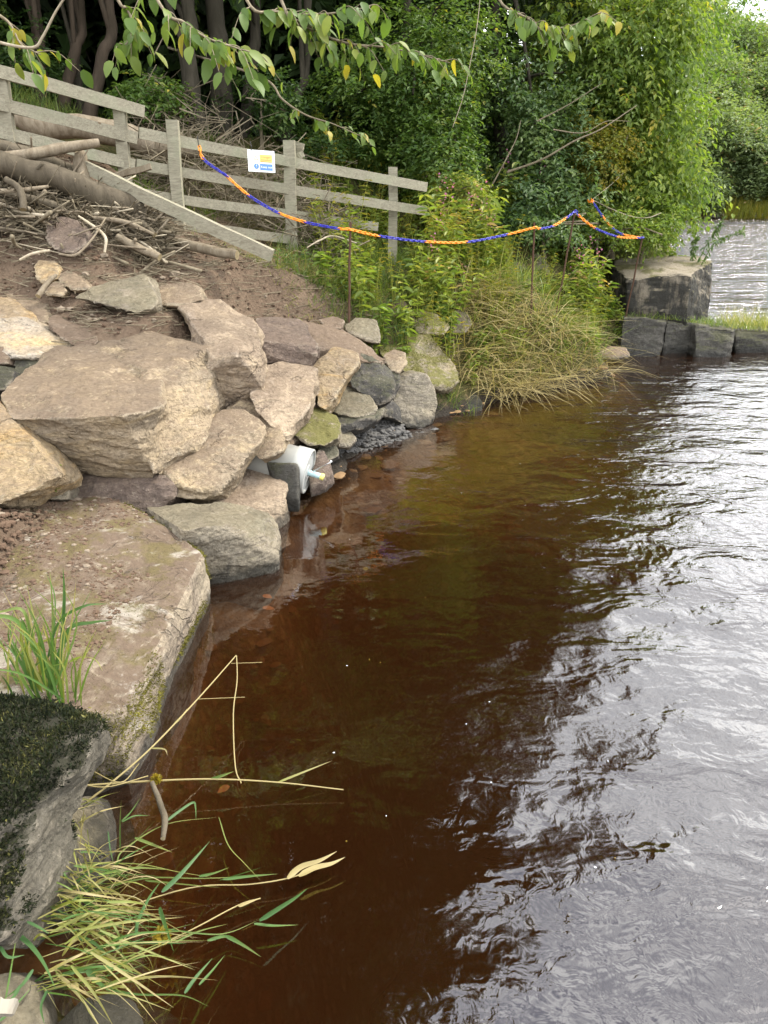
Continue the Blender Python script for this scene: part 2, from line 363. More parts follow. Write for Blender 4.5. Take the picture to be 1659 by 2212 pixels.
M['bedstone'] = plain('amber_bed_stone', (.3, .19, .1), .9, .2, .6, 0, 14)
M['clod'] = plain('soil_clod', (.15, .1, .07), .95, .1, .7, 0, 40)
M['gravel'] = plain('dark_gravel', (.11, .105, .1), .7, .3, .5, 0, 30)

# ------------------------------------------------------------------ terrain
SHX = np.array([-1.0, -1.0, -.97, -.62, .38, .95, 1.75, 2.7, 2.9, 3.02, 4.45, 4.8, 6.2, 23.5, 30, 60]); SHY = np.array([-60, 0, 4.1, 5.2, 6.9, 7.5, 8.2, 9.0, 9.6, 10.25, 10.75, 11.5, 16, 64, 80, 200])
def shore(Y): return np.interp(Y, SHY, SHX)
def sstep(x, a, b):
    t = np.clip((x-a)/(b-a), 0, 1); return t*t*(3-2*t)
def base_h(X, Y):
    d = shore(Y)-X
    z = np.interp(d, [-40, -8, -4, -2, -.6, 0, .3, 1, 2.5, 5, 10, 40], [-.9, -.75, -.6, -.55, -.52, -.06, .2, .62, 1.3, 1.9, 2.6, 4])
    z = np.where((Y > 11) & (z < 0), np.maximum(z, -.9), z)
    far = sstep(Y, 60, 66); hill = np.interp(Y, [60, 66, 72, 85, 120, 200, 500, 1200], [.2, .8, 1.6, 5, 17, 30, 45, 50])
    z = z*(1-far)+hill*far
    rb = sstep(X-np.maximum(26, .42*Y+16), 0, 10); z = np.where(Y < 66, z*(1-rb)+rb*2.0, z)
    return z
GC = [W(*p) for p in [(5, 345, 7.2), (270, 410, 7.6), (380, 490, 7.8), (628, 540, 8.4), (855, 570, 9.2), (415, 275, 9.8), (150, 245, 9.6), (0, 225, 9.0), (620, 300, 10.6), (850, 425, 11.2),
     (0, 478, 6.4), (100, 545, 6.25), (300, 560, 6.6), (450, 600, 6.5), (560, 600, 6.9), (450, 645, 5.9), (600, 650, 6.7), (690, 690, 6.9), (300, 690, 5.2), (180, 665, 5.3), (380, 645, 5.85), (60, 612, 5.7),
     (755, 690, 7.3), (850, 690, 8.0), (1000, 725, 8.2), (1147, 695, 8.8), (1205, 665, 9.2), (1000, 805, 7.9), (1150, 832, 8.3), (1300, 775, 9.4), (1100, 600, 10.2), (1300, 545, 12), (1440, 556, 12.5),
     (170, 330, 7.5), (60, 400, 6.9), (250, 470, 7.0), (330, 510, 7.0), (480, 550, 7.3),
     (50, 765, 4.9), (-80, 770, 4.8), (-150, 700, 5.5), (150, 762, 5.05), (20, 900, 4.6), (60, 700, 5.45),
     ]]
GC += [W(*p)+np.array([0, 0, .055]) for p in [(60, 1180, 3.3), (130, 1130, 3.6), (130, 1230, 3.05), (20, 1300, 2.75), (225, 1170, 3.42), (215, 1240, 3.1), (120, 1330, 2.75), (0, 1150, 3.5)]]
GC += [np.array(p) for p in [(-1.0, 4.0, .1), (-1.5, 4.3, .35), (-2.2, 4.2, .55), (-1.2, 5.2, .4), (-.6, 5.9, .3), (-.1, 6.7, .2), (.5, 7.3, .2), (-1.15, 2.6, .02), (-1.15, 3.3, .05), (-1.1, 1.9, -.05), (-1.0, 1.4, -.1), (-1.6, 2.0, .2), (-2.4, 2.0, .4), (-2.6, 3.0, .65), (-3.2, 4.2, 1.1), (-1.5, 1.2, .1),
     (-.5, 1.5, -.55), (-.6, 2.5, -.55), (-.55, 3.5, -.53), (-.3, 4.5, -.44), (0, 5.3, -.3), (.35, 5.9, -.2), (.9, 6.5, -.24), (1.6, 7.3, -.3), (.6, 5.0, -.38), (.5, 3.5, -.5), (.3, 1.8, -.5), (1.4, 4.6, -.5), (3.4, 9.5, -.5), (-.75, 4.85, -.12), (3.2, 9.9, -.35), (3.05, 10.25, -.12), (3.4, 10.7, .4), (2.65, 9.6, .22), (2.55, 10.2, .5), (3.0, 10.9, .5), (3.6, 11.3, .5), (4.2, 11.3, .35)]]
GC += [W(*p)-np.array([0, 0, q]) for p, q in [((40, 735, 5.15), .22), ((-80, 740, 5.1), .22), ((150, 725, 5.2), .15), ((40, 680, 5.6), .12), ((-60, 690, 5.6), .12), ((100, 600, 5.95), .06), ((60, 640, 5.85), .12), ((620, 760, 5.9), .1), ((730, 770, 6.4), .1), ((470, 720, 5.5), .2), ((300, 800, 5.0), .25), ((140, 820, 4.7), .25), ((0, 850, 4.4), .2)]]
for st in [[(165, 642, 5.55), (240, 662, 5.4), (292, 676, 5.4), (334, 662, 5.5), (336, 648, 5.55), (262, 630, 5.9)], [(335, 660, 5.7), (400, 640, 5.9), (437, 652, 5.8)], [(100, 715, 5.2), (160, 752, 5.05), (195, 757, 5.05), (205, 735, 5.3)],
           [(0, 765, 4.9), (90, 772, 4.95), (160, 764, 5.05), (95, 730, 5.4)], [(0, 712, 5.3), (66, 706, 5.4)], [(92, 702, 5.5), (98, 670, 5.75)], [(92, 614, 5.85), (130, 642, 5.7), (160, 628, 5.75)], [(104, 535, 6.15), (155, 552, 6.05), (185, 525, 6.2)], [(0, 508, 6.25)], [(556, 780, 5.7), (672, 792, 5.75), (760, 780, 6.25), (830, 790, 6.3)], [(630, 720, 6.6), (760, 750, 6.9)], [(708, 886, 5.95), (770, 902, 5.85), (806, 897, 5.95), (740, 940, 5.75), (840, 886, 6.7), (880, 922, 6.75), (918, 922, 6.8), (815, 876, 6.15), (706, 888, 5.6), (640, 945, 5.0), (655, 960, 5.1)], [(855, 805, 7.1), (960, 845, 7.2)]]:
    GC += [W(*p)-np.array([0, 0, .12]) for p in st]
GC += [W(240, 1108, 3.95)-np.array([0, 0, .06]), W(330, 1120, 3.95)-np.array([0, 0, .1])]
GC += [W(740, 962, z=.04), W(800, 940, z=.03), W(870, 925, z=.02), W(760, 985, z=-.06), W(860, 950, z=-.07), W(960, 905, z=-.03), W(1040, 895, z=-.04)]
GC = np.array(GC)
SIG = .6
def kern(A, B): return np.exp(-((A[:, None, 0]-B[None, :, 0])**2+(A[:, None, 1]-B[None, :, 1])**2)/(2*SIG**2))
GW = np.linalg.solve(kern(GC, GC)+.03*np.eye(len(GC)), GC[:, 2]-base_h(GC[:, 0], GC[:, 1]))
WL = np.array([(-1.02, -3), (-1.02, 2.2)]+[tuple(W(x, y, z=0)[:2]) for x, y in [(240, 1690), (326, 1515), (416, 1286), (440, 1280), (520, 1265), (575, 1240), (596, 1140), (625, 1085), (668, 1072), (722, 1025), (728, 990), (800, 955), (900, 928), (935, 920), (1041, 895), (1180, 868), (1335, 838)]]+[(2.95, 9.6), (3.05, 10.3)])
WPOLY = np.vstack([WL, [(3.05, 12), (-12, 12), (-12, -3)]])
def inland(P):
    d = np.full(len(P), 1e9)
    for a, b in zip(WL[:-1], WL[1:]):
        t = np.clip(((P-a) @ (b-a))/((b-a) @ (b-a)), 0, 1); d = np.minimum(d, np.linalg.norm(P-(a+t[:, None]*(b-a)), axis=1))
    ins = np.zeros(len(P), bool); n = len(WPOLY)
    for i in range(n):
        a, b = WPOLY[i], WPOLY[(i+1) % n]; c = (a[1] > P[:, 1]) != (b[1] > P[:, 1])
        with np.errstate(divide='ignore', invalid='ignore'): x = (b[0]-a[0])*(P[:, 1]-a[1])/(b[1]-a[1])+a[0]
        ins ^= c & (P[:, 0] < x)
    return np.where(ins, d, -d)
def hgt(X, Y):
    X, Y = np.broadcast_arrays(np.asarray(X, float), np.asarray(Y, float)); sh = X.shape; P = np.stack([X.ravel(), Y.ravel()], 1)
    z = base_h(P[:, 0], P[:, 1]); near = (np.abs(P[:, 0]) < 12) & (P[:, 1] > -4) & (P[:, 1] < 17)
    if near.any():
        z[near] += kern(P[near], GC) @ GW
        cap = near & (P[:, 0] > -3) & (P[:, 0] < 4) & (P[:, 1] > .8) & (P[:, 1] < 10.3); d = inland(P[cap])
        z[cap] = np.minimum(z[cap], np.interp(P[cap, 1], [4.5, 5.4], [-.2, .03])+np.where(d > 0, d*np.interp(d, [0, .3, 1, 2], [.3, .6, .9, 1.6]), d*np.interp(P[cap, 1], [4.6, 5.6], [2.6, .5])))
        Q = np.stack([P[near, 0], P[near, 1], np.zeros(near.sum())], 1); z[near] += (fbm(Q*1.7, 2, 3)*.05+fbm(Q*9, 3, 9, .6)*.02)*np.where(z[near] > 0, 1.0, .7)
    return z.reshape(sh)
def axis(lo, hi, a, b, step, grow=1.18):
    g = list(np.arange(a, b+1e-6, step)); s = step; v = b
    while v < hi: s *= grow; v += s; g.append(v)
    s = step; v = a; left = []
    while v > lo: s *= grow; v -= s; left.append(v)
    return np.array(left[::-1]+g)
gx, gy = axis(-900, 900, -3.6, 4.2, .035), axis(-500, 1100, .9, 10.6, .035)
XX, YY = np.meshgrid(gx, gy); ZZ = hgt(XX, YY)
PF = np.stack([XX.ravel(), YY.ravel(), np.zeros(XX.size)], 1)
ny, nx = ZZ.shape; ii = (np.arange(ny-1)[:, None]*nx+np.arange(nx-1)[None, :]).ravel()
TF = np.stack([ii, ii+1, ii+nx+1, ii+nx], 1)
gr = sstep(PF[:, 0]*.9+PF[:, 1]-(6.7), 0, 1.4)*(ZZ.ravel() > .05)
gr = np.maximum(gr, (PF[:, 1] > 8.6)*(ZZ.ravel() > .05)*1.0)
gr = np.maximum(gr, (PF[:, 1] < -1)*1.0)
def ground_mat():
    m, t, out = newmat('bank_soil'); geo = N(t, 'ShaderNodeNewGeometry'); v = geo.outputs['Position']; at = N(t, 'ShaderNodeAttribute', attribute_name='var')
    a = noise(t, v, 1.6, 5, .6, .4); f = noise(t, v, 38, 7, .7); g = noise(t, v, 9, 6, .65)
    vo = N(t, 'ShaderNodeTexVoronoi', i_Scale=30.0); t.links.new(v, vo.inputs['Vector'])
    soil = mixc(t, f, SOIL_A, SOIL_B); soil = mixc(t, math_(t, 'MULTIPLY', smooth01(t, a, .45, .65), .5), soil, (.2, .145, .1))
    soil = mixc(t, math_(t, 'MULTIPLY', smooth01(t, g, .62, .72), .6), soil, (.33, .26, .18))
    lit = mixc(t, f, (.03, .035, .012), (.12, .11, .04)); lit = mixc(t, smooth01(t, g, .5, .68), lit, (.16, .12, .06))
    col = mixc(t, at.outputs['Fac'], soil, lit)
    sp = N(t, 'ShaderNodeSeparateXYZ'); t.links.new(v, sp.inputs[0])
    vb = N(t, 'ShaderNodeTexVoronoi', i_Scale=9.0); t.links.new(v, vb.inputs['Vector'])
    bed = mixc(t, smooth01(t, vb.outputs[0], .15, .5), mixc(t, vb.outputs[1], (.42, .29, .15), (.31, .21, .11)), (.24, .16, .085))
    bed = mixc(t, math_(t, 'MULTIPLY', smooth01(t, g, .45, .65), .4), bed, (.22, .14, .07))
    wm = N(t, 'ShaderNodeMapRange', interpolation_type='SMOOTHSTEP'); t.links.new(sp.outputs[2], wm.inputs[0]); wm.inputs[1].default_value = -.03; wm.inputs[2].default_value = -.1
    wb = N(t, 'ShaderNodeMapRange', interpolation_type='SMOOTHSTEP'); t.links.new(math_(t, 'ADD', sp.outputs[2], math_(t, 'MULTIPLY', math_(t, 'SUBTRACT', g, .5), .1)), wb.inputs[0]); wb.inputs[1].default_value = .16; wb.inputs[2].default_value = .06
    col = mixc(t, wb.outputs[0], col, mixc(t, f, (.022, .019, .015), (.062, .052, .042)))
    col = mixc(t, wm.outputs[0], col, bed)
    h = math_(t, 'ADD', math_(t, 'MULTIPLY', f, 1.0), math_(t, 'MULTIPLY', g, 1.0)); h = math_(t, 'SUBTRACT', h, math_(t, 'MULTIPLY', vo.outputs[0], .6))
    principled(t, out, col, .95, bump(t, h, .9, .03), .1); return m
tag(put('ground', np.stack([XX.ravel(), YY.ravel(), ZZ.ravel()], 1), TF, ground_mat(), origin=(0, 0, 0), smooth=True, var=gr), 'reddish brown soil of the river bank and bed', None, None, 'structure')

# ------------------------------------------------------------------ water
def water_mat():
    m, t, out = newmat('peaty_river_water'); geo = N(t, 'ShaderNodeNewGeometry'); v = geo.outputs['Position']
    sp = N(t, 'ShaderNodeSeparateXYZ'); t.links.new(v, sp.inputs[0])
    mp1 = N(t, 'ShaderNodeMapping'); mp1.inputs['Rotation'].default_value = (0, 0, R(-32)); mp1.inputs['Scale'].default_value = (.6, 1.0, 1); t.links.new(v, mp1.inputs[0])
    n0 = noise(t, mp1.outputs[0], 1.2, 3, .5, .35); n1 = noise(t, mp1.outputs[0], 4.0, 3, .5, .6); n2 = noise(t, v, 13, 3, .55, .6)
    patch = noise(t, v, .55, 3, .5, .4)
    flow = math_(t, 'ADD', math_(t, 'MULTIPLY', sp.outputs[0], .36), math_(t, 'MULTIPLY', math_(t, 'SUBTRACT', patch, .5), 1.6))
    flow = math_(t, 'ADD', flow, math_(t, 'MULTIPLY', math_(t, 'MAXIMUM', math_(t, 'SUBTRACT', sp.outputs[1], 11.0), 0.0), 2.0))
    amt = math_(t, 'ADD', math_(t, 'MULTIPLY', smooth01(t, flow, -.15, .85), 1.0), .05)
    h = math_(t, 'ADD', math_(t, 'MULTIPLY', n0, .045), math_(t, 'ADD', math_(t, 'MULTIPLY', n1, .044), math_(t, 'MULTIPLY', n2, .0085)))
    h = math_(t, 'MULTIPLY', h, amt)
    far = math_(t, 'MULTIPLY', smooth01(t, sp.outputs[1], 10.5, 12.5), 1.0)
    mp2 = N(t, 'ShaderNodeMapping'); mp2.inputs['Scale'].default_value = (.5, 1.0, 1); t.links.new(v, mp2.inputs[0])
    h = math_(t, 'ADD', h, math_(t, 'MULTIPLY', far, math_(t, 'MULTIPLY', noise(t, mp2.outputs[0], 1.5, 5, .6, .5), .42)))
    nrm = bump(t, h, 1.0, 1.0)
    gl = N(t, 'ShaderNodeBsdfGlossy'); gl.inputs['Roughness'].default_value = .02; t.links.new(nrm, gl.inputs['Normal'])
    tr = N(t, 'ShaderNodeBsdfTransparent'); tr.inputs[0].default_value = (.9, .85, .8, 1)
    dt = N(t, 'ShaderNodeVectorMath', operation='DOT_PRODUCT'); t.links.new(nrm, dt.inputs[0]); t.links.new(geo.outputs['Incoming'], dt.inputs[1])
    om = math_(t, 'POWER', math_(t, 'SUBTRACT', 1.0, math_(t, 'ABSOLUTE', dt.outputs['Value']), True), 4.0); fac = math_(t, 'ADD', math_(t, 'MULTIPLY', om, 1-WATER_F0), WATER_F0, True)
    ms = N(t, 'ShaderNodeMixShader'); t.links.new(fac, ms.inputs[0]); pt_ = N(t, 'ShaderNodeBsdfDiffuse'); pt_.inputs[0].default_value = (.032, .0112, .0035, 1); mp_ = N(t, 'ShaderNodeMixShader', i_0=.34); t.links.new(tr.outputs[0], mp_.inputs[1]); t.links.new(pt_.outputs[0], mp_.inputs[2]); t.links.new(mp_.outputs[0], ms.inputs[1]); t.links.new(gl.outputs[0], ms.inputs[2])
    t.links.new(ms.outputs[0], out.inputs['Surface'])
    ab = N(t, 'ShaderNodeVolumeAbsorption'); ab.inputs['Color'].default_value = (.67, .51, .34, 1); ab.inputs['Density'].default_value = WATER_DENS
    t.links.new(ab.outputs[0], out.inputs['Volume']); return m
WATER_F0, WATER_DENS = .15, 2.6
wx = axis(-14, 700, -1.5, 6, .12, 1.25); wy = axis(-60, 66.5, .5, 12, .06, 1.25)
WX, WY = np.meshgrid(wx, wy); WZ = .3*sstep(WY, 10.75, 11.0)
wn, wm_ = WX.shape
Vt = np.stack([WX.ravel(), WY.ravel(), WZ.ravel()], 1); Vb = Vt.copy(); Vb[:, 2] = -2.6
ii = (np.arange(wn-1)[:, None]*wm_+np.arange(wm_-1)[None, :]).ravel(); top = np.stack([ii, ii+1, ii+wm_+1, ii+wm_], 1)
nV = len(Vt); edge = list(range(wm_))+[k*wm_+wm_-1 for k in range(1, wn)]+[(wn-1)*wm_+k for k in range(wm_-2, -1, -1)]+[k*wm_ for k in range(wn-2, 0, -1)]
Ve = Vt[edge].copy(); Ve[:, 2] = -2.6; E = len(edge); e = np.array(edge); k = np.arange(E); k2 = (k+1) % E
side = np.stack([e, nV+k, nV+k2, e[k2]], 1)
c4 = [0, edge.index(wm_-1), edge.index(wn*wm_-1), edge.index((wn-1)*wm_)]
me_V = np.concatenate([Vt, Ve]); bot = np.array([[nV+i for i in range(E)][::-1]])
tag(put('river', me_V, [top, side, bot], water_mat(), origin=(0, 0, 0), smooth=False), 'dark peaty river water, clear and brown near the boulders', None, None, 'structure')

# ------------------------------------------------------------------ boulders
ROCKS = []
def rock(label, mat, hulls, back=.35, name='boulder', amp=1.0, res=None, cat='boulder', drop=0.0, cuts=8):
    if not isinstance(hulls[0], list): hulls = [hulls]
    ROCKS.append(dict(label=label, mat=mat, hulls=hulls, back=back, name=name, amp=amp, res=res, cat=cat, drop=drop, cuts=cuts))
def flush_rocks():
    tmp = []
    for k, r in enumerate(ROCKS):
        rnd = random.Random(k*13+5); bm = bmesh.new()
        for hull in r['hulls']:
            P = [W(*p[:2], **({'Y': p[2]} if len(p) == 3 else {'z': p[3]})) for p in hull]
            P = np.array(P); c = P.mean(0); P = c+(P-c)*(.975 if r['name'] == 'weir_block' else 1.06); Q = []
            for p in P:
                t = -(p[2]-HCAM)/p[1]
                q = p+np.array([0, 1, -t-.12])*r['back']
                q[0] = c[0]+(q[0]-c[0])*.9; Q.append(q)
                if r['drop']: Q.append(p+np.array([0, .03, -r['drop']]))
            b2 = bmesh.new()
            for p in list(P)+Q: b2.verts.new(Vector(p))
            bmesh.ops.convex_hull(b2, input=b2.verts[:])
            for _ in range(r['cuts']):
                vs = [v for v in b2.verts if v.link_faces]
                if len(vs) < 6: break
                cc = sum((v.co for v in vs), Vector())/len(vs); v = rnd.choice(vs)
                n = ((v.co-cc).normalized()+Vector((rnd.uniform(-.5, .5), rnd.uniform(-.5, .5), rnd.uniform(-.5, .5)))).normalized()
                s = max((w.co-cc).dot(n) for w in vs)
                bmesh.ops.bisect_plane(b2, geom=b2.verts[:]+b2.edges[:]+b2.faces[:], plane_co=cc+n*s*rnd.uniform(.945, .992), plane_no=n, clear_outer=True)
                pts = [w.co.copy() for w in b2.verts]; b2.free(); b2 = bmesh.new()
                for w in pts: b2.verts.new(w)
                bmesh.ops.convex_hull(b2, input=b2.verts[:])
            loose = [v for v in b2.verts if not v.link_faces]
            bmesh.ops.delete(b2, geom=loose, context='VERTS'); bmesh.ops.recalc_face_normals(b2, faces=b2.faces[:])
            m2 = bpy.data.meshes.new('tmp'); b2.to_mesh(m2); b2.free(); bm.from_mesh(m2); bpy.data.meshes.remove(m2)
        me = bpy.data.meshes.new('tmp'); bm.to_mesh(me); bm.free()
        co = np.array([v.co for v in me.vertices]); size = float(np.max(co.max(0)-co.min(0)))
        r['size'] = size; ys = co[:, 1].min()
        vox = r['res'] or max(size/85, .0045*max(ys, 1.5)*.7)
        o = bpy.data.objects.new('tmp', me); COL.objects.link(o)
        md = o.modifiers.new('r', 'REMESH'); md.mode = 'VOXEL'; md.voxel_size = vox; tmp.append(o)
    dg = bpy.context.evaluated_depsgraph_get(); dg.update()
    res = []
    for o in tmp:
        m2 = bpy.data.meshes.new_from_object(o.evaluated_get(dg)); res.append(m2)
    for o in tmp: me = o.data; bpy.data.objects.remove(o); bpy.data.meshes.remove(me)
    for k, (r, me) in enumerate(zip(ROCKS, res)):
        n = len(me.vertices); co = np.empty(n*3, np.float32); me.vertices.foreach_get('co', co); co = co.reshape(-1, 3).astype(float)
        no = np.empty(n*3, np.float32); me.vertex_normals.foreach_get('vector', no); no = no.reshape(-1, 3)
        s = r['size']; A = r['amp']; a = min(s, 1.0)
        q = co+k*7.7
        f0 = a**.5; rid = lambda f, o, s_, r=.55: 1-2*np.abs(fbm(q*f/f0, o, s_, r))
        d = fbm(q*2.2/f0, 2, 11)*.016*a + (rid(2.4, 3, 23, .45)-.4)*.012*a + fbm(q*14/f0, 3, 29, .6)*.0042*a
        st = q.copy(); st[:, 2] = st[:, 2]*3.4+st[:, 0]*.7+st[:, 1]*.3; st[:, :2] *= .6
        lay = fbm(st*4.0, 3, 31); d += np.round(lay*3.5)/3.5*.016*a
        ch = vnoise(q*5/f0, 41); d -= np.clip(ch-.3, 0, .25)*.06*a
        d += vnoise(q*70, 43)*.0013+vnoise(q*33, 44)*.0014
        co = co+no*(d*A)[:, None]
        o0 = np.array([co[:, 0].mean(), co[:, 1].mean(), co[:, 2].min()])
        me.vertices.foreach_set('co', (co-o0).astype(np.float32).ravel()); me.update()
        me.polygons.foreach_set('use_smooth', np.full(len(me.polygons), r['amp'] <= .5))
        me.materials.clear(); me.materials.append(M[r['mat']]); me.name = r['name']
        o = bpy.data.objects.new(r['name'], me); COL.objects.link(o); o.location = o0
        tag(o, r['label'], r['cat'])
# --- the pile beside the water
rock('huge tan block with a rough broken right face, the largest boulder in the pile', 'tan',
     [[(124, 998, 4.16), (220, 1020, 4.14), (322, 1028, 4.12), (34, 905, 3.98), (140, 902, 3.95), (262, 896, 3.93), (8, 855, 4.2), (124, 757, 5.0), (250, 765, 5.0), (338, 800, 4.75), (335, 880, 4.1), (60, 800, 4.7), (50, 945, 4.12)],
      [(205, 740, 5.25), (310, 724, 5.4), (452, 757, 5.1), (458, 800, 4.95), (469, 873, 4.85), (440, 940, 4.55), (385, 975, 4.3), (335, 1015, 4.05), (300, 900, 4.2), (320, 800, 4.6)]], .35, res=.012, cuts=3)
rock('tall pale boulder with whitish top and dark flat front, right behind the largest block', 'pink',
     [(385, 655, 5.8), (455, 648, 5.9), (530, 685, 5.75), (553, 705, 5.6), (562, 760, 5.2), (571, 845, 5.12), (530, 872, 5.12), (472, 885, 5.1), (450, 800, 4.95), (454, 762, 5.0), (515, 765, 4.95), (420, 700, 5.4)], .4)
rock('soil topped purplish slab with dark front face, left of the tan wedge', 'purple',
     [(553, 690, 6.3), (560, 735, 5.75), (556, 780, 5.7), (620, 785, 5.7), (672, 790, 5.75), (686, 745, 5.8), (640, 690, 6.5), (610, 686, 6.5)], .4)
rock('flat reddish brown slab sloping down towards the water behind the tan wedge', 'brown',
     [(640, 697, 6.6), (712, 700, 7.0), (765, 735, 6.8), (834, 772, 6.5), (830, 788, 6.35), (765, 778, 6.3), (690, 792, 6.2), (684, 745, 6.2)], .35)
rock('soil dusted pinkish boulder pointing down at the water, right of the tall pale boulder', 'pink',
     [(558, 792, 5.4), (612, 780, 5.7), (680, 800, 5.6), (683, 832, 5.4), (665, 882, 5.1), (634, 922, 4.95), (620, 947, 4.9), (600, 932, 4.85), (552, 885, 4.9), (540, 852, 5.0)], .35)
rock('yellowish tan wedge standing upright between the slabs', 'yellow',
     [(676, 792, 5.9), (720, 752, 6.1), (770, 764, 6.05), (774, 785, 5.95), (745, 832, 5.8), (720, 858, 5.7), (706, 885, 5.6), (688, 880, 5.6), (678, 832, 5.75)], .3)
rock('blackened blocky boulder leaning right of the tan wedge', 'dark',
     [(782, 765, 6.4), (803, 774, 6.5), (850, 805, 6.45), (856, 826, 6.3), (842, 860, 6.2), (815, 874, 6.15), (762, 836, 6.1), (750, 815, 6.15)], .3)
rock('low grey stone with a flat top under the blackened block', 'grey',
     [(708, 884, 5.95), (720, 868, 6.0), (746, 832, 6.15), (790, 838, 6.2), (797, 856, 6.1), (816, 880, 6.0), (806, 897, 5.95), (770, 902, 5.85), (726, 894, 5.85)], .3)
rock('thin dark slabs of slate wedged beneath the low grey stone', 'dark',
     [(728, 900, 5.9), (800, 902, 5.9), (828, 885, 6.1), (818, 908, 5.95), (785, 926, 5.85), (735, 938, 5.75), (728, 920, 5.75)], .3, name='slate_slab')
rock('upright grey boulder with black cleft standing in the shallows', 'grey',
     [(852, 812, 6.9), (880, 803, 7.0), (921, 808, 7.0), (936, 840, 7.0), (942, 870, 6.95), (936, 908, 6.9), (918, 922, 6.8), (880, 922, 6.75), (846, 886, 6.75), (842, 858, 6.8)], .3)
rock('narrow black stone in the cleft between two grey boulders', 'dark',
     [(822, 872, 6.55), (846, 862, 6.6), (862, 880, 6.7), (870, 915, 6.6), (850, 905, 6.5), (828, 898, 6.45)], .2)
rock('broad rock covered in olive moss behind the upright grey boulder', 'mossy',
     [(820, 748, 7.4), (836, 728, 7.6), (862, 726, 7.7), (900, 742, 7.6), (926, 728, 7.7), (950, 752, 7.6), (990, 802, 7.5), (985, 834, 7.3), (950, 845, 7.2), (900, 820, 7.1), (860, 795, 7.1), (825, 770, 7.2)], .35)
rock('pale angular stone at the foot of the leftmost free standing rusty pin', 'grey',
     [(745, 700, 7.2), (770, 686, 7.3), (812, 690, 7.3), (820, 722, 7.15), (822, 742, 7.0), (800, 738, 7.0), (762, 722, 7.0), (744, 712, 7.1)], .25)
rock('small pale stone leaning on the mossy rock', 'tan', [(828, 765, 6.95), (850, 755, 7.0), (876, 762, 6.95), (880, 785, 6.9), (862, 806, 6.8), (846, 800, 6.8), (834, 785, 6.85)], .2, name='stone', cat='stone')
rock('flat dark wet slab at the waterline, last stone before the dead reeds', 'dark',
     [(946, 862, 7.5), (972, 852, 7.6), (1030, 854, 7.6), (1041, 872, 7.5), (1040, 892, 7.4), (998, 899, 7.3), (950, 898, 7.3), (940, 880, 7.4)], .3)
rock('small dark stone on the end of the flat wet slab', 'dark', [(937, 850, 7.5), (950, 838, 7.55), (966, 842, 7.55), (968, 856, 7.45), (944, 864, 7.4)], .15, name='stone', cat='stone')
rock('grey flat topped stone among weeds right of the leftmost free standing pin', 'brown', [(805, 660, 8.0), (830, 648, 8.2), (870, 647, 8.2), (881, 660, 8.1), (872, 682, 7.9), (810, 684, 7.9)], .25, name='stone', cat='stone')
rock('brown mossy stone half hidden in weeds above the mossy rock', 'mossy', [(892, 680, 7.9), (915, 669, 8.0), (950, 680, 8.0), (973, 705, 7.9), (960, 722, 7.8), (905, 722, 7.75), (890, 700, 7.8)], .3)
rock('pale lichen spotted stone overgrown by weeds above the dead reeds', 'grey', [(966, 690, 8.2), (985, 668, 8.3), (1010, 675, 8.3), (1020, 700, 8.2), (1005, 718, 8.1), (970, 716, 8.1)], .25)
rock('dark mossy ledge block behind the dead reeds', 'mossy', [(1060, 672, 9.1), (1090, 664, 9.2), (1146, 670, 9.3), (1146, 700, 9.1), (1125, 718, 9.0), (1070, 716, 8.9), (1058, 695, 9.0)], .35)
rock('pale cracked rock standing in weeds behind the second free standing pin', 'grey', [(1104, 585, 10.3), (1120, 556, 10.5), (1160, 548, 10.6), (1188, 570, 10.5), (1190, 610, 10.3), (1170, 640, 10.2), (1115, 638, 10.1)], .5)
rock('black wet rock at the waterline under the dead reeds', 'dark', [(1198, 828, 8.7), (1230, 806, 8.9), (1290, 805, 9.0), (1335, 822, 8.9), (1338, 842, 8.75), (1270, 852, 8.6), (1205, 848, 8.6)], .4)
rock('low reddish rock at the waterline left of the weir blocks', 'brown', [(1298, 762, 9.7), (1318, 748, 9.9), (1355, 752, 9.9), (1364, 770, 9.8), (1330, 778, 9.7), (1300, 776, 9.7)], .3)
# --- lower course
rock('dark purplish slab supporting the front of the largest block', 'purple',
     [(128, 1000, 4.25), (140, 1050, 4.08), (365, 1028, 4.12), (374, 1070, 4.1), (342, 1109, 4.02), (290, 1106, 4.0), (200, 1086, 4.02), (135, 1062, 4.05), (250, 1022, 4.2)], .4)
rock('layered pale slab under the right end of the largest block', 'tan',
     [[(345, 1012, 4.2), (480, 893, 4.85), (520, 892, 4.88), (568, 920, 4.78), (571, 942, 4.72), (545, 968, 4.6), (475, 1052, 4.27), (440, 1062, 4.2), (372, 1040, 4.15), (365, 1025, 4.15)],
      [(380, 1040, 4.2), (470, 1050, 4.3), (475, 1066, 4.25), (440, 1077, 4.18), (380, 1072, 4.15)]], .35)
rock('rounded pale boulder resting above the plastic pipe', 'tan',
     [(490, 884, 4.98), (520, 866, 5.05), (562, 875, 5.05), (600, 910, 4.92), (617, 945, 4.8), (610, 972, 4.74), (565, 994, 4.68), (552, 985, 4.7), (545, 930, 4.85)], .3)
rock('brown topped block at the water just left of the plastic pipe', 'pink',
     [(462, 1078, 4.5), (520, 1010, 4.9), (546, 996, 4.95), (616, 1028, 4.85), (618, 1042, 4.75), (612, 1082, 4.6), (596, 1138, 4.5), (578, 1142, 4.46), (540, 1122, 4.4), (482, 1088, 4.4)], .35, drop=.2)
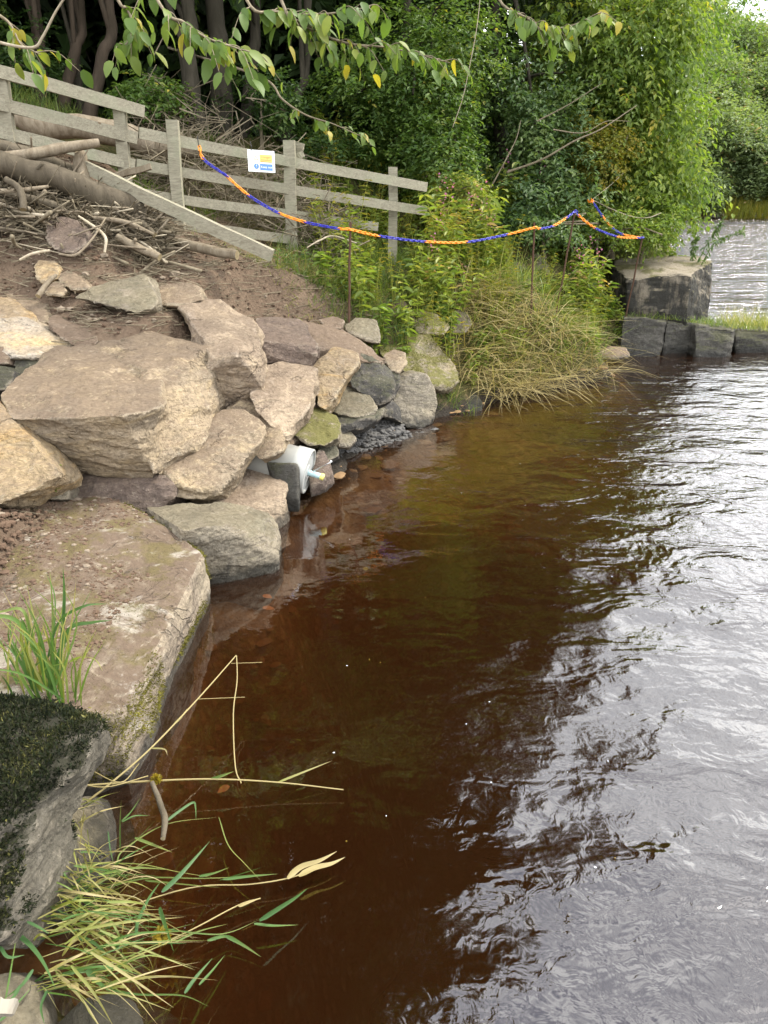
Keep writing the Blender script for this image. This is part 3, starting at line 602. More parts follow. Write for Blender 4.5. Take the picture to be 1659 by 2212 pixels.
rock('big grey boulder with a scooped front face standing in brown water', 'grey',
     [(322, 1098, 4.0), (420, 1086, 4.1), (472, 1084, 4.15), (532, 1100, 4.15), (572, 1124, 4.1), (590, 1165, 3.98), (591, 1205, 3.9), (572, 1252, 3.86), (520, 1272, 3.82), (432, 1288, 3.78), (418, 1282, 3.76), (470, 1134, 3.74), (400, 1146, 3.64), (385, 1190, 3.66), (372, 1150, 3.75)], .45, drop=.15, res=.011, cuts=3)
rock('mossy stone lying above the plastic pipe outlet', 'mossy',
     [(630, 935, 5.2), (655, 890, 5.6), (690, 884, 5.7), (728, 900, 5.7), (735, 925, 5.5), (732, 945, 5.3), (700, 962, 5.15), (665, 958, 5.1)], .3)
rock('small greenish stone behind the rim of the plastic pipe', 'dark', [(688, 962, 5.35), (712, 955, 5.45), (728, 968, 5.4), (731, 985, 5.3), (712, 994, 5.2), (692, 985, 5.2)], .2, name='stone', cat='stone')
rock('purplish grey flagstone at the waterline right of the pipe cap', 'purple', [(686, 976, 5.15), (700, 975, 5.2), (716, 1004, 5.1), (720, 1021, 5.05), (700, 1038, 4.98), (672, 1048, 4.93), (668, 1030, 5.0)], .2, name='flagstone', cat='stone', drop=.1)
rock('dark upright flagstone leaning against the side of the plastic pipe', 'weir', [(578, 1000, 4.82), (640, 1002, 4.78), (645, 1012, 4.76), (640, 1040, 4.74), (645, 1075, 4.7), (618, 1072, 4.7), (600, 1060, 4.74)], .09, name='flagstone', cat='stone', drop=.12, cuts=2, amp=.5)
# --- left edge group
rock('tan slab with ochre lower edge, cut by the left edge beside the largest block', 'yellow',
     [(-120, 900, 3.9), (0, 868, 4.15), (30, 905, 3.95), (62, 950, 3.85), (125, 1018, 3.72), (122, 1030, 3.7), (60, 1058, 3.62), (0, 1086, 3.55), (-120, 1090, 3.5)], .3)
rock('white and ochre streaked slab above the dark gap at the left edge', 'streak',
     [(-90, 702, 5.3), (0, 705, 5.25), (55, 692, 5.4), (95, 710, 5.3), (162, 752, 5.1), (160, 762, 5.05), (90, 770, 4.95), (40, 772, 4.9), (0, 762, 4.9), (-90, 760, 4.9)], .3)
rock('brown wedge block between the streaked slab and the bare soil', 'brown', [(100, 690, 5.35), (115, 678, 5.5), (205, 712, 5.3), (210, 735, 5.15), (195, 755, 5.05), (160, 750, 5.05), (100, 708, 5.25)], .35)
rock('yellow mottled boulder at the left edge, on top of the streaked slab', 'yellow', [(-60, 640, 5.7), (0, 640, 5.7), (30, 655, 5.65), (69, 690, 5.45), (66, 704, 5.4), (20, 708, 5.3), (-60, 712, 5.3)], .3)
rock('tan block with a ridged top behind the yellow mottled boulder', 'tan', [(0, 628, 5.95), (45, 625, 6.0), (98, 655, 5.75), (100, 682, 5.6), (92, 700, 5.5), (65, 690, 5.5), (30, 655, 5.7)], .3)
rock('small dark grey stone at the left edge below the black gap', 'dark', [(-40, 790, 4.7), (0, 786, 4.75), (28, 798, 4.7), (26, 818, 4.6), (8, 842, 4.5), (-40, 850, 4.45)], .3, name='stone', cat='stone')
rock('little brown stone at the left edge beside the black gap', 'brown', [(-25, 752, 4.9), (5, 746, 4.95), (16, 762, 4.9), (14, 785, 4.8), (-25, 788, 4.75)], .2, name='stone', cat='stone')
rock('pale yellow stone with dark pits and a stick across it', 'yellow', [(72, 575, 6.0), (85, 564, 6.1), (118, 564, 6.1), (125, 578, 6.0), (120, 600, 5.9), (92, 612, 5.85), (80, 600, 5.9)], .25)
rock('small tan stone just below the pitted yellow stone', 'tan', [(95, 625, 5.75), (115, 606, 5.9), (135, 612, 5.85), (142, 630, 5.75), (130, 640, 5.7), (100, 638, 5.7)], .2, name='stone', cat='stone')
rock('half buried tan slab right of the pitted yellow stone', 'tan', [(122, 592, 6.0), (150, 588, 6.05), (172, 602, 5.95), (188, 622, 5.8), (160, 626, 5.75), (130, 612, 5.85)], .3)
rock('smooth grey boulder lying on the bare soil', 'grey', [(165, 642, 5.55), (200, 622, 5.7), (262, 614, 5.75), (305, 592, 5.85), (318, 598, 5.8), (336, 648, 5.55), (334, 662, 5.5), (292, 676, 5.4), (240, 662, 5.4), (195, 650, 5.45)], .3, amp=.7)
rock('flat tan stone on the soil right of the smooth grey boulder', 'tan', [(330, 640, 5.85), (345, 618, 6.0), (400, 608, 6.05), (428, 625, 5.95), (437, 648, 5.8), (380, 660, 5.7), (335, 660, 5.7)], .3)
rock('reddish boulder lying among the driftwood sticks', 'purple', [(100, 500, 6.3), (104, 478, 6.4), (135, 470, 6.45), (170, 480, 6.4), (188, 505, 6.3), (182, 528, 6.2), (155, 548, 6.1), (120, 540, 6.1), (104, 522, 6.2)], .3, amp=.7)
rock('reddish boulder cut by the left edge beside the driftwood', 'purple', [(-50, 450, 6.5), (0, 448, 6.5), (28, 452, 6.5), (34, 478, 6.4), (25, 498, 6.3), (-50, 506, 6.2)], .3)
# --- nearest rocks
rock('long lichen spotted slab with soil on top and a mossy waterside edge', 'slab',
     [(428, 1206, 3.5), (330, 1142, 3.75), (240, 1092, 3.95), (100, 1082, 3.95), (-170, 1110, 3.8), (-220, 1520, 2.2), (100, 1500, 2.2), (255, 1553, 2.2), (302, 1511, 2.38), (336, 1429, 2.62), (378, 1301, 3.1),
      (416, 1288, 3.6), (384, 1405, 3.06), (328, 1517, 2.66), (278, 1600, 2.4), (228, 1688, 2.18), (150, 1688, 2.15)], .1, drop=.3, res=.013, amp=.8)
rock('black moss covered rock in the bottom left corner of the bank', 'blackmoss',
     [[(-150, 1510, 2.0), (0, 1505, 2.0), (80, 1508, 2.0), (142, 1530, 1.95), (203, 1564, 1.85), (207, 1592, 1.8), (186, 1640, 1.72), (168, 1670, 1.68), (85, 1748, 1.6), (0, 1800, 1.5), (-150, 1800, 1.45)],
      [(-150, 1690, 1.65), (40, 1716, 1.62), (84, 1752, 1.58), (86, 1806, 1.58), (117, 1868, 1.58), (116, 1928, 1.56), (62, 1982, 1.48), (0, 2026, 1.35), (-150, 2030, 1.3)]], .15, res=.011)
rock('smooth grey stone under the trailing reeds, beside the black moss rock', 'grey', [(140, 1735, 1.95), (170, 1720, 2.0), (205, 1728, 2.0), (232, 1780, 1.92), (236, 1830, 1.85), (216, 1882, 1.78), (170, 1905, 1.72), (134, 1870, 1.72)], .2, drop=.2, amp=.5, res=.008)
rock('blue grey stone cut by the bottom edge of the photo', 'grey', [(125, 2215, 1.3), (180, 2162, 1.36), (240, 2149, 1.38), (292, 2166, 1.37), (346, 2198, 1.34), (350, 2270, 1.25), (130, 2280, 1.22)], .15, drop=.2, amp=.5, res=.008)
rock('grey stone in the bottom left corner behind grass blades', 'grey', [(-60, 2120, 1.36), (20, 2104, 1.38), (70, 2130, 1.35), (92, 2190, 1.28), (90, 2260, 1.2), (-60, 2270, 1.18)], .15, drop=.2, amp=.5, res=.008)
# --- smaller stones wedged in the gaps of the pile
for lab, mt, pts in [('small grey stone wedged left of the dark purplish slab', 'grey', [(96, 1046, 3.95), (128, 1030, 4.0), (150, 1052, 3.95), (145, 1078, 3.9), (104, 1078, 3.88)]),
    ('tan wedge stone in the gap between the tall pale boulder and the pinkish boulder', 'tan', [(535, 862, 5.15), (560, 850, 5.2), (572, 880, 5.1), (552, 900, 5.05), (528, 890, 5.05)]),
    ('small brown stone between the rounded pale boulder and the mossy stone', 'brown', [(608, 930, 5.25), (632, 922, 5.3), (645, 950, 5.2), (625, 965, 5.1), (610, 955, 5.1)]),
    ('brown stone under the tan wedge, left of the low grey stone', 'brown', [(668, 860, 5.75), (700, 866, 5.8), (715, 890, 5.75), (690, 905, 5.65), (660, 895, 5.65)]),
    ('dark stone squeezed between the blackened block and the upright grey boulder', 'dark', [(835, 800, 6.8), (860, 800, 6.85), (866, 830, 6.75), (850, 860, 6.65), (832, 845, 6.65)]),
    ('grey stone at the waterline between the slate slabs and the mossy stone', 'grey', [(725, 935, 5.75), (752, 930, 5.85), (768, 948, 5.8), (752, 965, 5.7), (728, 962, 5.65)]),
    ('brown stone behind the tan wedge at the edge of the grass', 'brown', [(690, 690, 7.0), (720, 682, 7.1), (745, 692, 7.05), (738, 712, 6.95), (700, 708, 6.9)]),
    ('flat tan stone half sunk in soil behind the largest block', 'tan', [(225, 700, 5.55), (270, 690, 5.65), (330, 700, 5.6), (345, 722, 5.45), (280, 728, 5.4), (230, 720, 5.45)]),
    ('reddish stone between the brown wedge block and the largest block', 'pink', [(165, 752, 5.1), (205, 740, 5.2), (232, 735, 5.25), (225, 758, 5.1), (180, 768, 5.0)]),
    ('added stone coloured black for the shade in the gap below the streaked slab', 'dark', [(30, 772, 4.95), (80, 775, 4.95), (100, 790, 4.9), (60, 830, 4.75), (28, 820, 4.75)])]:  # last stone is added, its black standing in for shade in the gap
    rock(lab, mt, pts, .2, name='stone', cat='stone')
# --- weir
rock('black weir block at the left end of the row, with a pale chipped corner', 'weir', [(1345, 682, 10.3), (1438, 688, 10.3), (1425, 780, 10.15), (1340, 780, 10.15), (1338, 730, 10.2), (1356, 672, 11.0), (1445, 678, 11.0)], .5, drop=.3, cuts=5, amp=1.1, name='weir_block', cat='stone block')
rock('dark weir block recessed between two wider blocks', 'weir', [(1440, 692, 10.45), (1504, 698, 10.45), (1502, 778, 10.35), (1428, 778, 10.35), (1445, 682, 11.1), (1510, 686, 11.1)], .5, drop=.3, cuts=5, amp=1.1, name='weir_block', cat='stone block')
rock('grey weir block with white scratches, second wide one of the row', 'weir', [(1502, 700, 10.25), (1589, 712, 10.25), (1566, 778, 10.1), (1500, 778, 10.1), (1508, 690, 10.9), (1590, 700, 10.9)], .5, drop=.3, cuts=5, amp=1.1, name='weir_block', cat='stone block')
rock('black weir block at the right edge with grass on top', 'weir', [(1590, 718, 10.5), (1690, 722, 10.5), (1690, 776, 10.4), (1586, 776, 10.4), (1592, 705, 11.1), (1690, 708, 11.1)], .5, drop=.3, cuts=5, amp=1.1, name='weir_block', cat='stone block')
for i in range(4):
    x0 = 1695+i*115
    rock('weir block beyond the right edge of the photo', 'weir', [(x0, 720, 10.5), (x0+110, 722, 10.5), (x0+110, 776, 10.4), (x0, 776, 10.4), (x0, 706, 11.1), (x0+112, 708, 11.1)], .5, drop=.3, cuts=5, amp=1.1, name='weir_block', cat='stone block')
rock('big square concrete block with dark stained sides above the weir', 'concrete', [(1330, 575, 11.2), (1358, 603, 10.7), (1420, 600, 10.6), (1486, 594, 10.5), (1534, 566, 11.6), (1510, 556, 12.3), (1340, 556, 12.2), (1360, 665, 10.65), (1484, 683, 10.45), (1524, 676, 11.3), (1335, 650, 11.2)], .2, drop=.15, cuts=3, amp=.9, name='concrete_block', cat='concrete block')
ROCKS = [r for r in ROCKS if 'beyond the right edge' not in r['label']]
flush_rocks()
# ------------------------------------------------------------------ fence
def lerp(a, b, t): return np.asarray(a)+(np.asarray(b)-np.asarray(a))*t
def fence(name, label, rails, posts, extra=()):
    base = W(posts[0][0], posts[0][2], posts[0][3]); f = empty(name, base); tag(f, label, 'fence')
    for (x0, y0, Y0, x1, y1, Y1, h) in rails:
        a, b = W(x0, y0, Y0-.065), W(x1, y1, Y1-.065); V, F = box_between(a, b, (0, 0, 1), .038, h)
        put('rail', V, F, M['timber'], f)
    for (x, y0, y1, Y, w) in posts:
        t, b = W(x, y0, Y), W(x, y1, Y); b = np.array([b[0]*.3+t[0]*.7, t[1], min(b[2], hgt(t[0], t[1])-.15)]); V, F = box_between(b, t, (0, 1, 0), w, .075)
        put('post', V, F, M['timber'], f)
    for (x0, y0, Y0, x1, y1, Y1, h) in extra:
        V, F = box_between(W(x0, y0, Y0), W(x1, y1, Y1), (.2, 1, .3), h, .06); put('broken_stub', V, F, M['timber'], f)
    return f
fence('post_and_rail_fence', 'greenish weathered three rail fence section at the upper left, behind the driftwood',
      [(-90, 129, 6.95, 311, 241, 7.72, .1), (-90, 202, 6.95, 296, 299, 7.7, .1), (-90, 262, 6.95, 291, 357, 7.7, .095)],
      [(-250, 90, 300, 6.6, .1), (4, 172, 335, 7.1, .1), (258, 232, 405, 7.6, .1)])
fence('post_and_rail_fence', 'pale four rail fence section with the warning sign hanging on its top rail',
      [(300, 287, 7.72, 921, 405, 9.25, .095), (294, 356, 7.72, 920, 456, 9.25, .095), (300, 419, 7.72, 815, 489, 9.0, .09), (318, 478, 7.75, 630, 516, 8.45, .09)],
      [(372, 259, 505, 7.8, .105), (624, 303, 520, 8.4, .115), (849, 361, 560, 9.15, .1)],
      [(640, 345, 8.5, 648, 308, 8.5, .09), (632, 340, 8.45, 654, 330, 8.5, .06)])
# ------------------------------------------------------------------ sign
def quad_board(c, ux, uz, n, w, h, d):
    V = []
    for sy in (0, 1):
        for sx, sz in ((-1, -1), (1, -1), (1, 1), (-1, 1)): V.append(c+ux*sx*w/2+uz*sz*h/2+n*(d*sy))
    return np.array(V), np.array([[3, 2, 1, 0], [4, 5, 6, 7], [0, 1, 5, 4], [1, 2, 6, 5], [2, 3, 7, 6], [3, 0, 4, 7]])
sc_ = W(564.5, 348.5, 8.02); ux = W(591, 329, 8.25)-W(534, 325, 8.15); sw = np.linalg.norm(ux); ux /= sw
uz = W(538, 325, 8.2)-W(544, 371, 8.17); sh_ = np.linalg.norm(uz); uz /= sh_; uz -= ux*np.dot(ux, uz); uz /= np.linalg.norm(uz); sn = np.cross(ux, uz)
sg = empty('warning_sign', sc_-uz*sh_/2); tag(sg, 'small white warning sign with yellow and blue panels tied to the top fence rail', 'sign')
put('board', *quad_board(sc_, ux, uz, sn, sw, sh_, .006), M['white'], sg)
def onsign(px, pz, w, h, mat, name, lift=.008):
    return put(name, *quad_board(sc_+ux*px*sw+uz*pz*sh_+sn*.006, ux, uz, sn, w*sw, h*sh_, lift-.006), M[mat], sg)
onsign(.17, .13, .47, .36, 'signyellow', 'yellow_panel'); onsign(.17, -.27, .47, .3, 'signblue', 'blue_panel')
a_ = np.linspace(0, 2*math.pi, 24, endpoint=False); cc_ = sc_+ux*(-.2)*sw+uz*(-.25)*sh_+sn*.008
put('blue_disc', cc_+np.outer(np.cos(a_), ux)*.095*sw+np.outer(np.sin(a_), uz)*.095*sw, np.array([np.arange(24)]), M['signblue'], sg)
def tri_ring(c, r, mat, name, lift):
    P = [c+ux*r*math.cos(q)+uz*r*math.sin(q)+sn*lift for q in (math.pi/2, math.pi*7/6, math.pi*11/6)]
    Q = [c+ux*r*.62*math.cos(q)+uz*r*.62*math.sin(q)+sn*lift for q in (math.pi/2, math.pi*7/6, math.pi*11/6)]
    put(name, P+Q, np.array([[0, 1, 4, 3], [1, 2, 5, 4], [2, 0, 3, 5]]), M[mat], sg)
tri_ring(sc_+ux*(-.2)*sw+uz*.12*sh_, .1*sw, 'signink', 'warning_triangle', .008)
def text(body, px, pz, size, mat, lift=.011):
    cu = bpy.data.curves.new('lettering', 'FONT'); cu.body = body; cu.size = size*sh_; cu.align_x = 'CENTER'; cu.align_y = 'CENTER'
    tmp = bpy.data.objects.new('tmp', cu); COL.objects.link(tmp); dg = bpy.context.evaluated_depsgraph_get(); dg.update()
    me = bpy.data.meshes.new_from_object(tmp.evaluated_get(dg)); bpy.data.objects.remove(tmp); me.materials.clear(); me.materials.append(M[mat]); o = bpy.data.objects.new('lettering', me); COL.objects.link(o)
    Mx = Matrix((ux, uz, sn)).transposed().to_4x4(); Mx.translation = Vector(sc_+ux*px*sw+uz*pz*sh_+sn*lift-root_loc(sg))
    o.parent = sg; o.matrix_basis = Mx
text('Danger', .17, .19, .17, 'signink'); text('Keep out', .17, -.27, .15, 'white'); text('!', -.2, -.25, .2, 'white'); text('!', -.2, .1, .13, 'signink')
for k in range(2): onsign(.17, .06-.08*k, .4, .03, 'signink', 'small_print_line', .0095)
V, F = tube([sc_+ux*(-.35)*sw+uz*.45*sh_+sn*.008, sc_+ux*(-.35)*sw+uz*.62*sh_+sn*.02, sc_+ux*(-.35)*sw+uz*.9*sh_-sn*.02], .003, 5)
put('cable_tie', V, F, M['black'], sg)
# ------------------------------------------------------------------ rusty pins
PINS = [((757, 480, 7.35), (754, 700, 7.25), 'rusty steel pin at the pale angular stone, first along the chain'),
        ((1154, 480, 8.85), (1146, 705, 8.75), 'rusty steel pin in front of the pale cracked rock'),
        ((1243, 452, 9.35), (1203, 670, 9.2), 'tallest rusty steel pin, leaning right, at the peak of the chain'),
        ((1389, 508, 10.4), (1350, 690, 10.4), 'rusty steel pin in front of the big concrete block')]
PT = []
for (a, b, lab) in PINS:
    p, q = W(*a), W(*b); q = q+(q-p)*.08; PT.append(p)
    V, F = tube(np.array([q+(p-q)*t for t in np.linspace(0, 1, 9)])+RNG.normal(0, .002, (9, 3)), .011, 7)
    o = put('rusty_pin', V, F, M['rust'], None, q); tag(o, lab, 'steel pin', 'rusty pins holding up the chain')
# ------------------------------------------------------------------ chain
def link_mesh(mat):
    n, r, w, l = 14, .0052, .0105, .0145; pts = []
    for k in range(n):
        a = 2*math.pi*k/n; pts.append((math.cos(a)*w, 0, math.sin(a)*w+(l if math.sin(a) > 0 else -l)))
    pts = np.array(pts); V = []; F = []
    for k in range(n):
        t = pts[(k+1) % n]-pts[k-1]; t /= np.linalg.norm(t); u = np.cross(t, (0, 1, 0))
        for q in range(6): V.append(pts[k]+r*(math.cos(q*math.pi/3)*u+math.sin(q*math.pi/3)*np.array([0, 1, 0])))
        for q in range(6): F.append([k*6+q, k*6+(q+1) % 6, ((k+1) % n)*6+(q+1) % 6, ((k+1) % n)*6+q])
    me = mk('link', V, np.array(F), True); me.materials.append(mat); return me
LM = {'o': link_mesh(M['orange']), 'b': link_mesh(M['blue'])}
def chain(label, ctrl):
    P = [W(*c[:3]) for c in ctrl]; cols = [c[3] for c in ctrl]
    path = smooth_path(P, 12); seg = np.linalg.norm(np.diff(path, axis=0), axis=1); cum = np.concatenate([[0], np.cumsum(seg)])
    knots = cum[::12]; root = empty('plastic_chain', P[0]); tag(root, label, 'chain')
    n = int(cum[-1]/.036); lastc = 0
    for i in range(n):
        s = (i+.5)*cum[-1]/n; p = np.array([np.interp(s, cum, path[:, k]) for k in range(3)]); p2 = np.array([np.interp(s+.01, cum, path[:, k]) for k in range(3)])-np.array([np.interp(s-.01, cum, path[:, k]) for k in range(3)])
        c = cols[min(int(np.searchsorted(knots, s)-1), len(cols)-1)]
        Mx = Vector(p2).to_track_quat('Z', 'Y').to_matrix().to_4x4() @ Matrix.Rotation((math.pi/2 if i % 2 else 0)+.6+random.uniform(-.25, .25), 4, 'Z'); Mx.translation = Vector(p)
        inst('link', LM[c], Mx, root)
chain('long orange and blue plastic chain sagging from the fence past three rusty pins',
      [(430, 316, 7.6, 'o'), (441, 345, 7.58, 'b'), (488, 379, 7.55, 'b'), (491, 382, 7.55, 'o'), (540, 424, 7.5, 'b'), (600, 459, 7.45, 'o'), (660, 480, 7.4, 'b'), (731, 494, 7.32, 'o'), (757, 496, 7.32, 'o'), (819, 510, 7.6, 'b'), (918, 522, 8.0, 'o'), (1007, 523, 8.35, 'b'), (1098, 506, 8.7, 'o'), (1154, 492, 8.82, 'o'), (1165, 494, 8.86, 'b'), (1195, 488, 9.05, 'o'), (1222, 472, 9.2, 'b'), (1243, 457, 9.33, 'b'), (1250, 466, 9.35, 'o'), (1286, 493, 9.5, 'b'), (1333, 511, 10.0, 'o'), (1376, 514, 10.3, 'b'), (1390, 513, 10.39, 'b')])
chain('short orange and blue plastic chain rising from the concrete block pin into the bushes',
      [(1388, 514, 10.42, 'o'), (1345, 506, 10.45, 'b'), (1322, 491, 10.5, 'o'), (1301, 466, 10.55, 'b'), (1282, 438, 10.6, 'o'), (1276, 428, 10.65, 'o'), (1272, 434, 10.63, 'o'), (1280, 437, 10.6, 'o')])
V, F = tube(smooth_path([W(427, 295, 7.62), W(427, 300, 7.58), W(430, 318, 7.6)]), .004, 5); tag(put('cable_tie', V, F, M['black']), 'black cable tie holding the chain to the fence rail', 'cable tie')
V, F = tube(smooth_path([W(1281, 432, 10.62), W(1318, 450, 10.6), W(1366, 468, 10.55), (W(1400, 470, 10.5)), W(1428, 460, 10.6)]), .005, 5); tag(put('thin_rope', V, F, M['driftpale']), 'thin pale rope drooping right from the chain knot', 'rope')
V, F = tube(smooth_path([W(1281, 430, 10.62), W(1322, 397, 11.0), W(1350, 370, 11.3)]), .004, 5); tag(put('thin_rope', V, F, M['driftpale']), 'thin rope running up from the chain knot into the branches', 'rope')
# ------------------------------------------------------------------ pipe
ax = np.array([.955, -.16, -.21]); ax /= np.linalg.norm(ax); pc = W(668, 1019, 4.93); rp = .158
u1 = np.cross(ax, (0, 0, 1)); u1 /= np.linalg.norm(u1); u2 = np.cross(u1, ax)
def revolve(prof, n=40):
    a = np.linspace(0, 2*math.pi, n, endpoint=False); V = []; F = []; k = np.arange(n); k2 = (k+1) % n
    for (d, r) in prof: V.append(pc+ax*d+r*(np.outer(np.cos(a), u1)+np.outer(np.sin(a), u2)))
    for i in range(len(prof)-1): F.append(np.stack([i*n+k, i*n+k2, (i+1)*n+k2, (i+1)*n+k], 1))
    return np.concatenate(V), np.concatenate(F)
pp = empty('plastic_pipe', pc-np.array([0, 0, rp])); tag(pp, 'wide pale grey plastic outfall pipe with a capped end at the waterline', 'pipe')
put('pipe_wall', *revolve([(-1.0, rp*.95), (-.11, rp*.95), (-.105, rp), (-.004, rp), (0, rp-.004), (0, rp-.014), (-.012, rp-.016)]), M['pipe'], pp, smooth=True)
put('end_cap', *revolve([(-.012, rp-.016), (-.012, .05), (-.008, .045), (-.008, .0005)]), M['cap'], pp, smooth=False)
def pw(x, y, Y): return W(x, y, Y)
sp0 = pc+u2*(-.012)+u1*(-.01); 
def rod(a, b, r, mat, name, parent): put(name, *tube(np.array([a+(b-a)*t for t in np.linspace(0, 1, 5)]), r, 14), M[mat], parent, smooth=True)
sdirv = ax+np.array([0, 0, -.05]); rod(sp0-ax*.02, sp0+sdirv*.085, .021, 'valve', 'spigot', pp); rod(sp0+sdirv*.08, sp0+sdirv*.105, .024, 'valvey', 'spigot_cap', pp)
rod(sp0+sdirv*.02+u2*.015, W(715, 998, 4.9), .0035, 'steel', 'lever', pp)
k_ = W(715, 997, 4.9); a_ = np.linspace(0, 2*math.pi, 8, endpoint=False); put('lever_knob', *tube([k_-np.array([0, 0, .007]), k_-np.array([0, 0, .003]), k_+np.array([0, 0, .004]), k_+np.array([0, 0, .008])], np.array([.003, .008, .008, .003]), 8), M['white'], pp, smooth=True)

# ------------------------------------------------------------------ driftwood
def wood(name, label, pts, r, mat='drift', cat='driftwood', group=None, sides=9, end=None, knots=.06):
    P = smooth_path([W(*p) for p in pts], 7); n = len(P); rr = np.interp(np.linspace(0, 1, n), np.linspace(0, 1, len(r)), r)
    P = P+fbm(P*3, 2, 5)[:, None]*np.array([.3, .3, .5])*rr.mean()*.5
    V, F = tube(P, rr, sides); V = V+(fbm(V*(2.2/rr.mean()**.5), 3, 8)*rr.mean()*knots*2)[:, None]*np.array([.6, .6, 1])
    o = put(name, V, F[0], M[mat], None, P[0], True); tag(o, label, cat, group)
    c = np.array(F[1]); E = put('broken_end', V, np.array(F[1]), M[end or 'cut'], o)
    return o
wood('driftwood_log', 'thick dark grey log, the longest in the driftwood pile, cut end at right', [(-120, 325, 6.5), (0, 352, 6.55), (130, 388, 6.7), (240, 428, 6.85), (312, 462, 6.95)], [.08, .095, .1, .1, .105, .08], 'log', 'log', sides=14)
wood('driftwood_log', 'dark bare log lying behind and above the longest log, mostly under twigs', [(-60, 300, 6.9), (40, 330, 6.95), (110, 352, 7.0), (165, 372, 7.05)], [.05, .055, .05, .04], 'log', 'log')
wood('driftwood_log', 'thin crooked log below the longest log, running down to the reddish boulder', [(-40, 405, 6.45), (40, 425, 6.45), (110, 440, 6.5), (150, 462, 6.5)], [.03, .032, .03, .022], 'log', 'log')
wood('driftwood_log', 'pale thick stick lying on top of the driftwood pile, pointing right', [(-60, 345, 6.6), (20, 337, 6.7), (120, 325, 6.85), (215, 308, 7.0)], [.04, .04, .045, .035], 'drift', 'log')
wood('fallen_log', 'fallen trunk lying behind the fence under the hanging branches', [(-60, 235, 8.3), (40, 258, 8.4), (150, 275, 8.5), (280, 298, 8.7), (360, 316, 8.8), (432, 322, 8.9)], [.1, .11, .12, .12, .12, .09], 'drift', 'log', sides=14)
wood('broken_stump', 'short splintered stump standing among the driftwood', [(178, 420, 6.95), (176, 380, 6.97), (170, 345, 7.0), (166, 332, 7.0)], [.065, .06, .055, .03], 'drift', 'stump', knots=.15)
V, F = box_between(W(186, 362, 7.0), W(588, 553, 6.6), (.5, -.2, 1), .045, .1); tag(put('loose_plank', V, F, M['timber'], None, W(588, 553, 6.6)), 'long loose plank leaning from the driftwood down to the grass', 'plank')
V, F = box_between(W(215, 388, 7.3), W(326, 360, 7.3), (0, .2, 1), .03, .05); tag(put('broken_batten', V, F, M['drift'], None, W(215, 388, 7.3)), 'broken batten propped against the lower fence rail', 'batten')
wood('driftwood_stick', 'bleached bent stick beside the reddish boulder', [(170, 466, 6.35), (205, 490, 6.3), (228, 514, 6.2), (226, 546, 6.15)], [.008, .011, .012, .009], 'driftpale', 'stick')
wood('driftwood_stick', 'pale forked stick curling under the reddish boulder', [(228, 471, 6.4), (200, 515, 6.15), (164, 551, 6.0), (127, 549, 6.0)], [.006, .008, .01, .007], 'drift', 'stick')
wood('driftwood_stick', 'thick curved grey branch stub at the left of the driftwood pile', [(12, 388, 6.45), (38, 405, 6.4), (48, 430, 6.35), (50, 453, 6.3)], [.022, .026, .028, .026], 'log', 'stick')
wood('driftwood_stick', 'long grey stick lying below the thick dark log', [(-20, 415, 6.4), (40, 412, 6.45), (105, 403, 6.55)], [.02, .02, .012], 'drift', 'stick')
wood('driftwood_stick', 'grey branch running right from the reddish boulder to the plank', [(203, 470, 6.5), (271, 480, 6.55), (332, 507, 6.6)], [.016, .02, .014], 'drift', 'stick')
wood('driftwood_stick', 'short dark stick poking down from the end of the thick log', [(306, 482, 6.75), (334, 508, 6.65)], [.03, .025], 'log', 'stick')
wood('driftwood_stick', 'pale stick on the soil above the pitted yellow stone', [(42, 562, 5.95), (70, 548, 6.0), (108, 541, 6.05)], [.009, .011, .009], 'driftpale', 'stick')
wood('driftwood_log', 'half buried grey log under the dry grass tangle', [(255, 512, 6.5), (300, 535, 6.4), (345, 556, 6.35)], [.03, .035, .03], 'drift', 'log')
wood('driftwood_log', 'short grey log on the soil below the loose plank', [(370, 520, 6.95), (440, 538, 6.85), (512, 552, 6.75)], [.035, .045, .04], 'drift', 'log')
wood('driftwood_stick', 'stick lying across the pitted yellow stone', [(82, 640, 5.6), (102, 612, 5.72), (122, 594, 5.78)], [.02, .018, .012], 'drift', 'stick')
wood('driftwood_stick', 'bent white branch hooked over the grass left of the sign post', [(663, 535, 7.9), (690, 520, 8.0), (720, 510, 8.15), (770, 525, 8.3)], [.006, .009, .009, .006], 'driftpale', 'stick')
wood('sunken_stick', 'dark forked stick standing in the shallow water by the reeds', [(328, 1690, 2.05), (345, 1735, 1.98), (356, 1770, 1.9), (352, 1812, 1.82)], [.008, .01, .011, .008], 'log', 'stick')
wood('bare_branch', 'bare white branch lying in the weeds beyond the right fence end', [(1003, 425, 10.0), (1020, 415, 10.1), (1035, 398, 10.2)], [.014, .016, .01], 'driftpale', 'branch')
def hz(x, y, Y):
    p = W(x, y, Y); p[2] = hgt(p[0], p[1]); return p
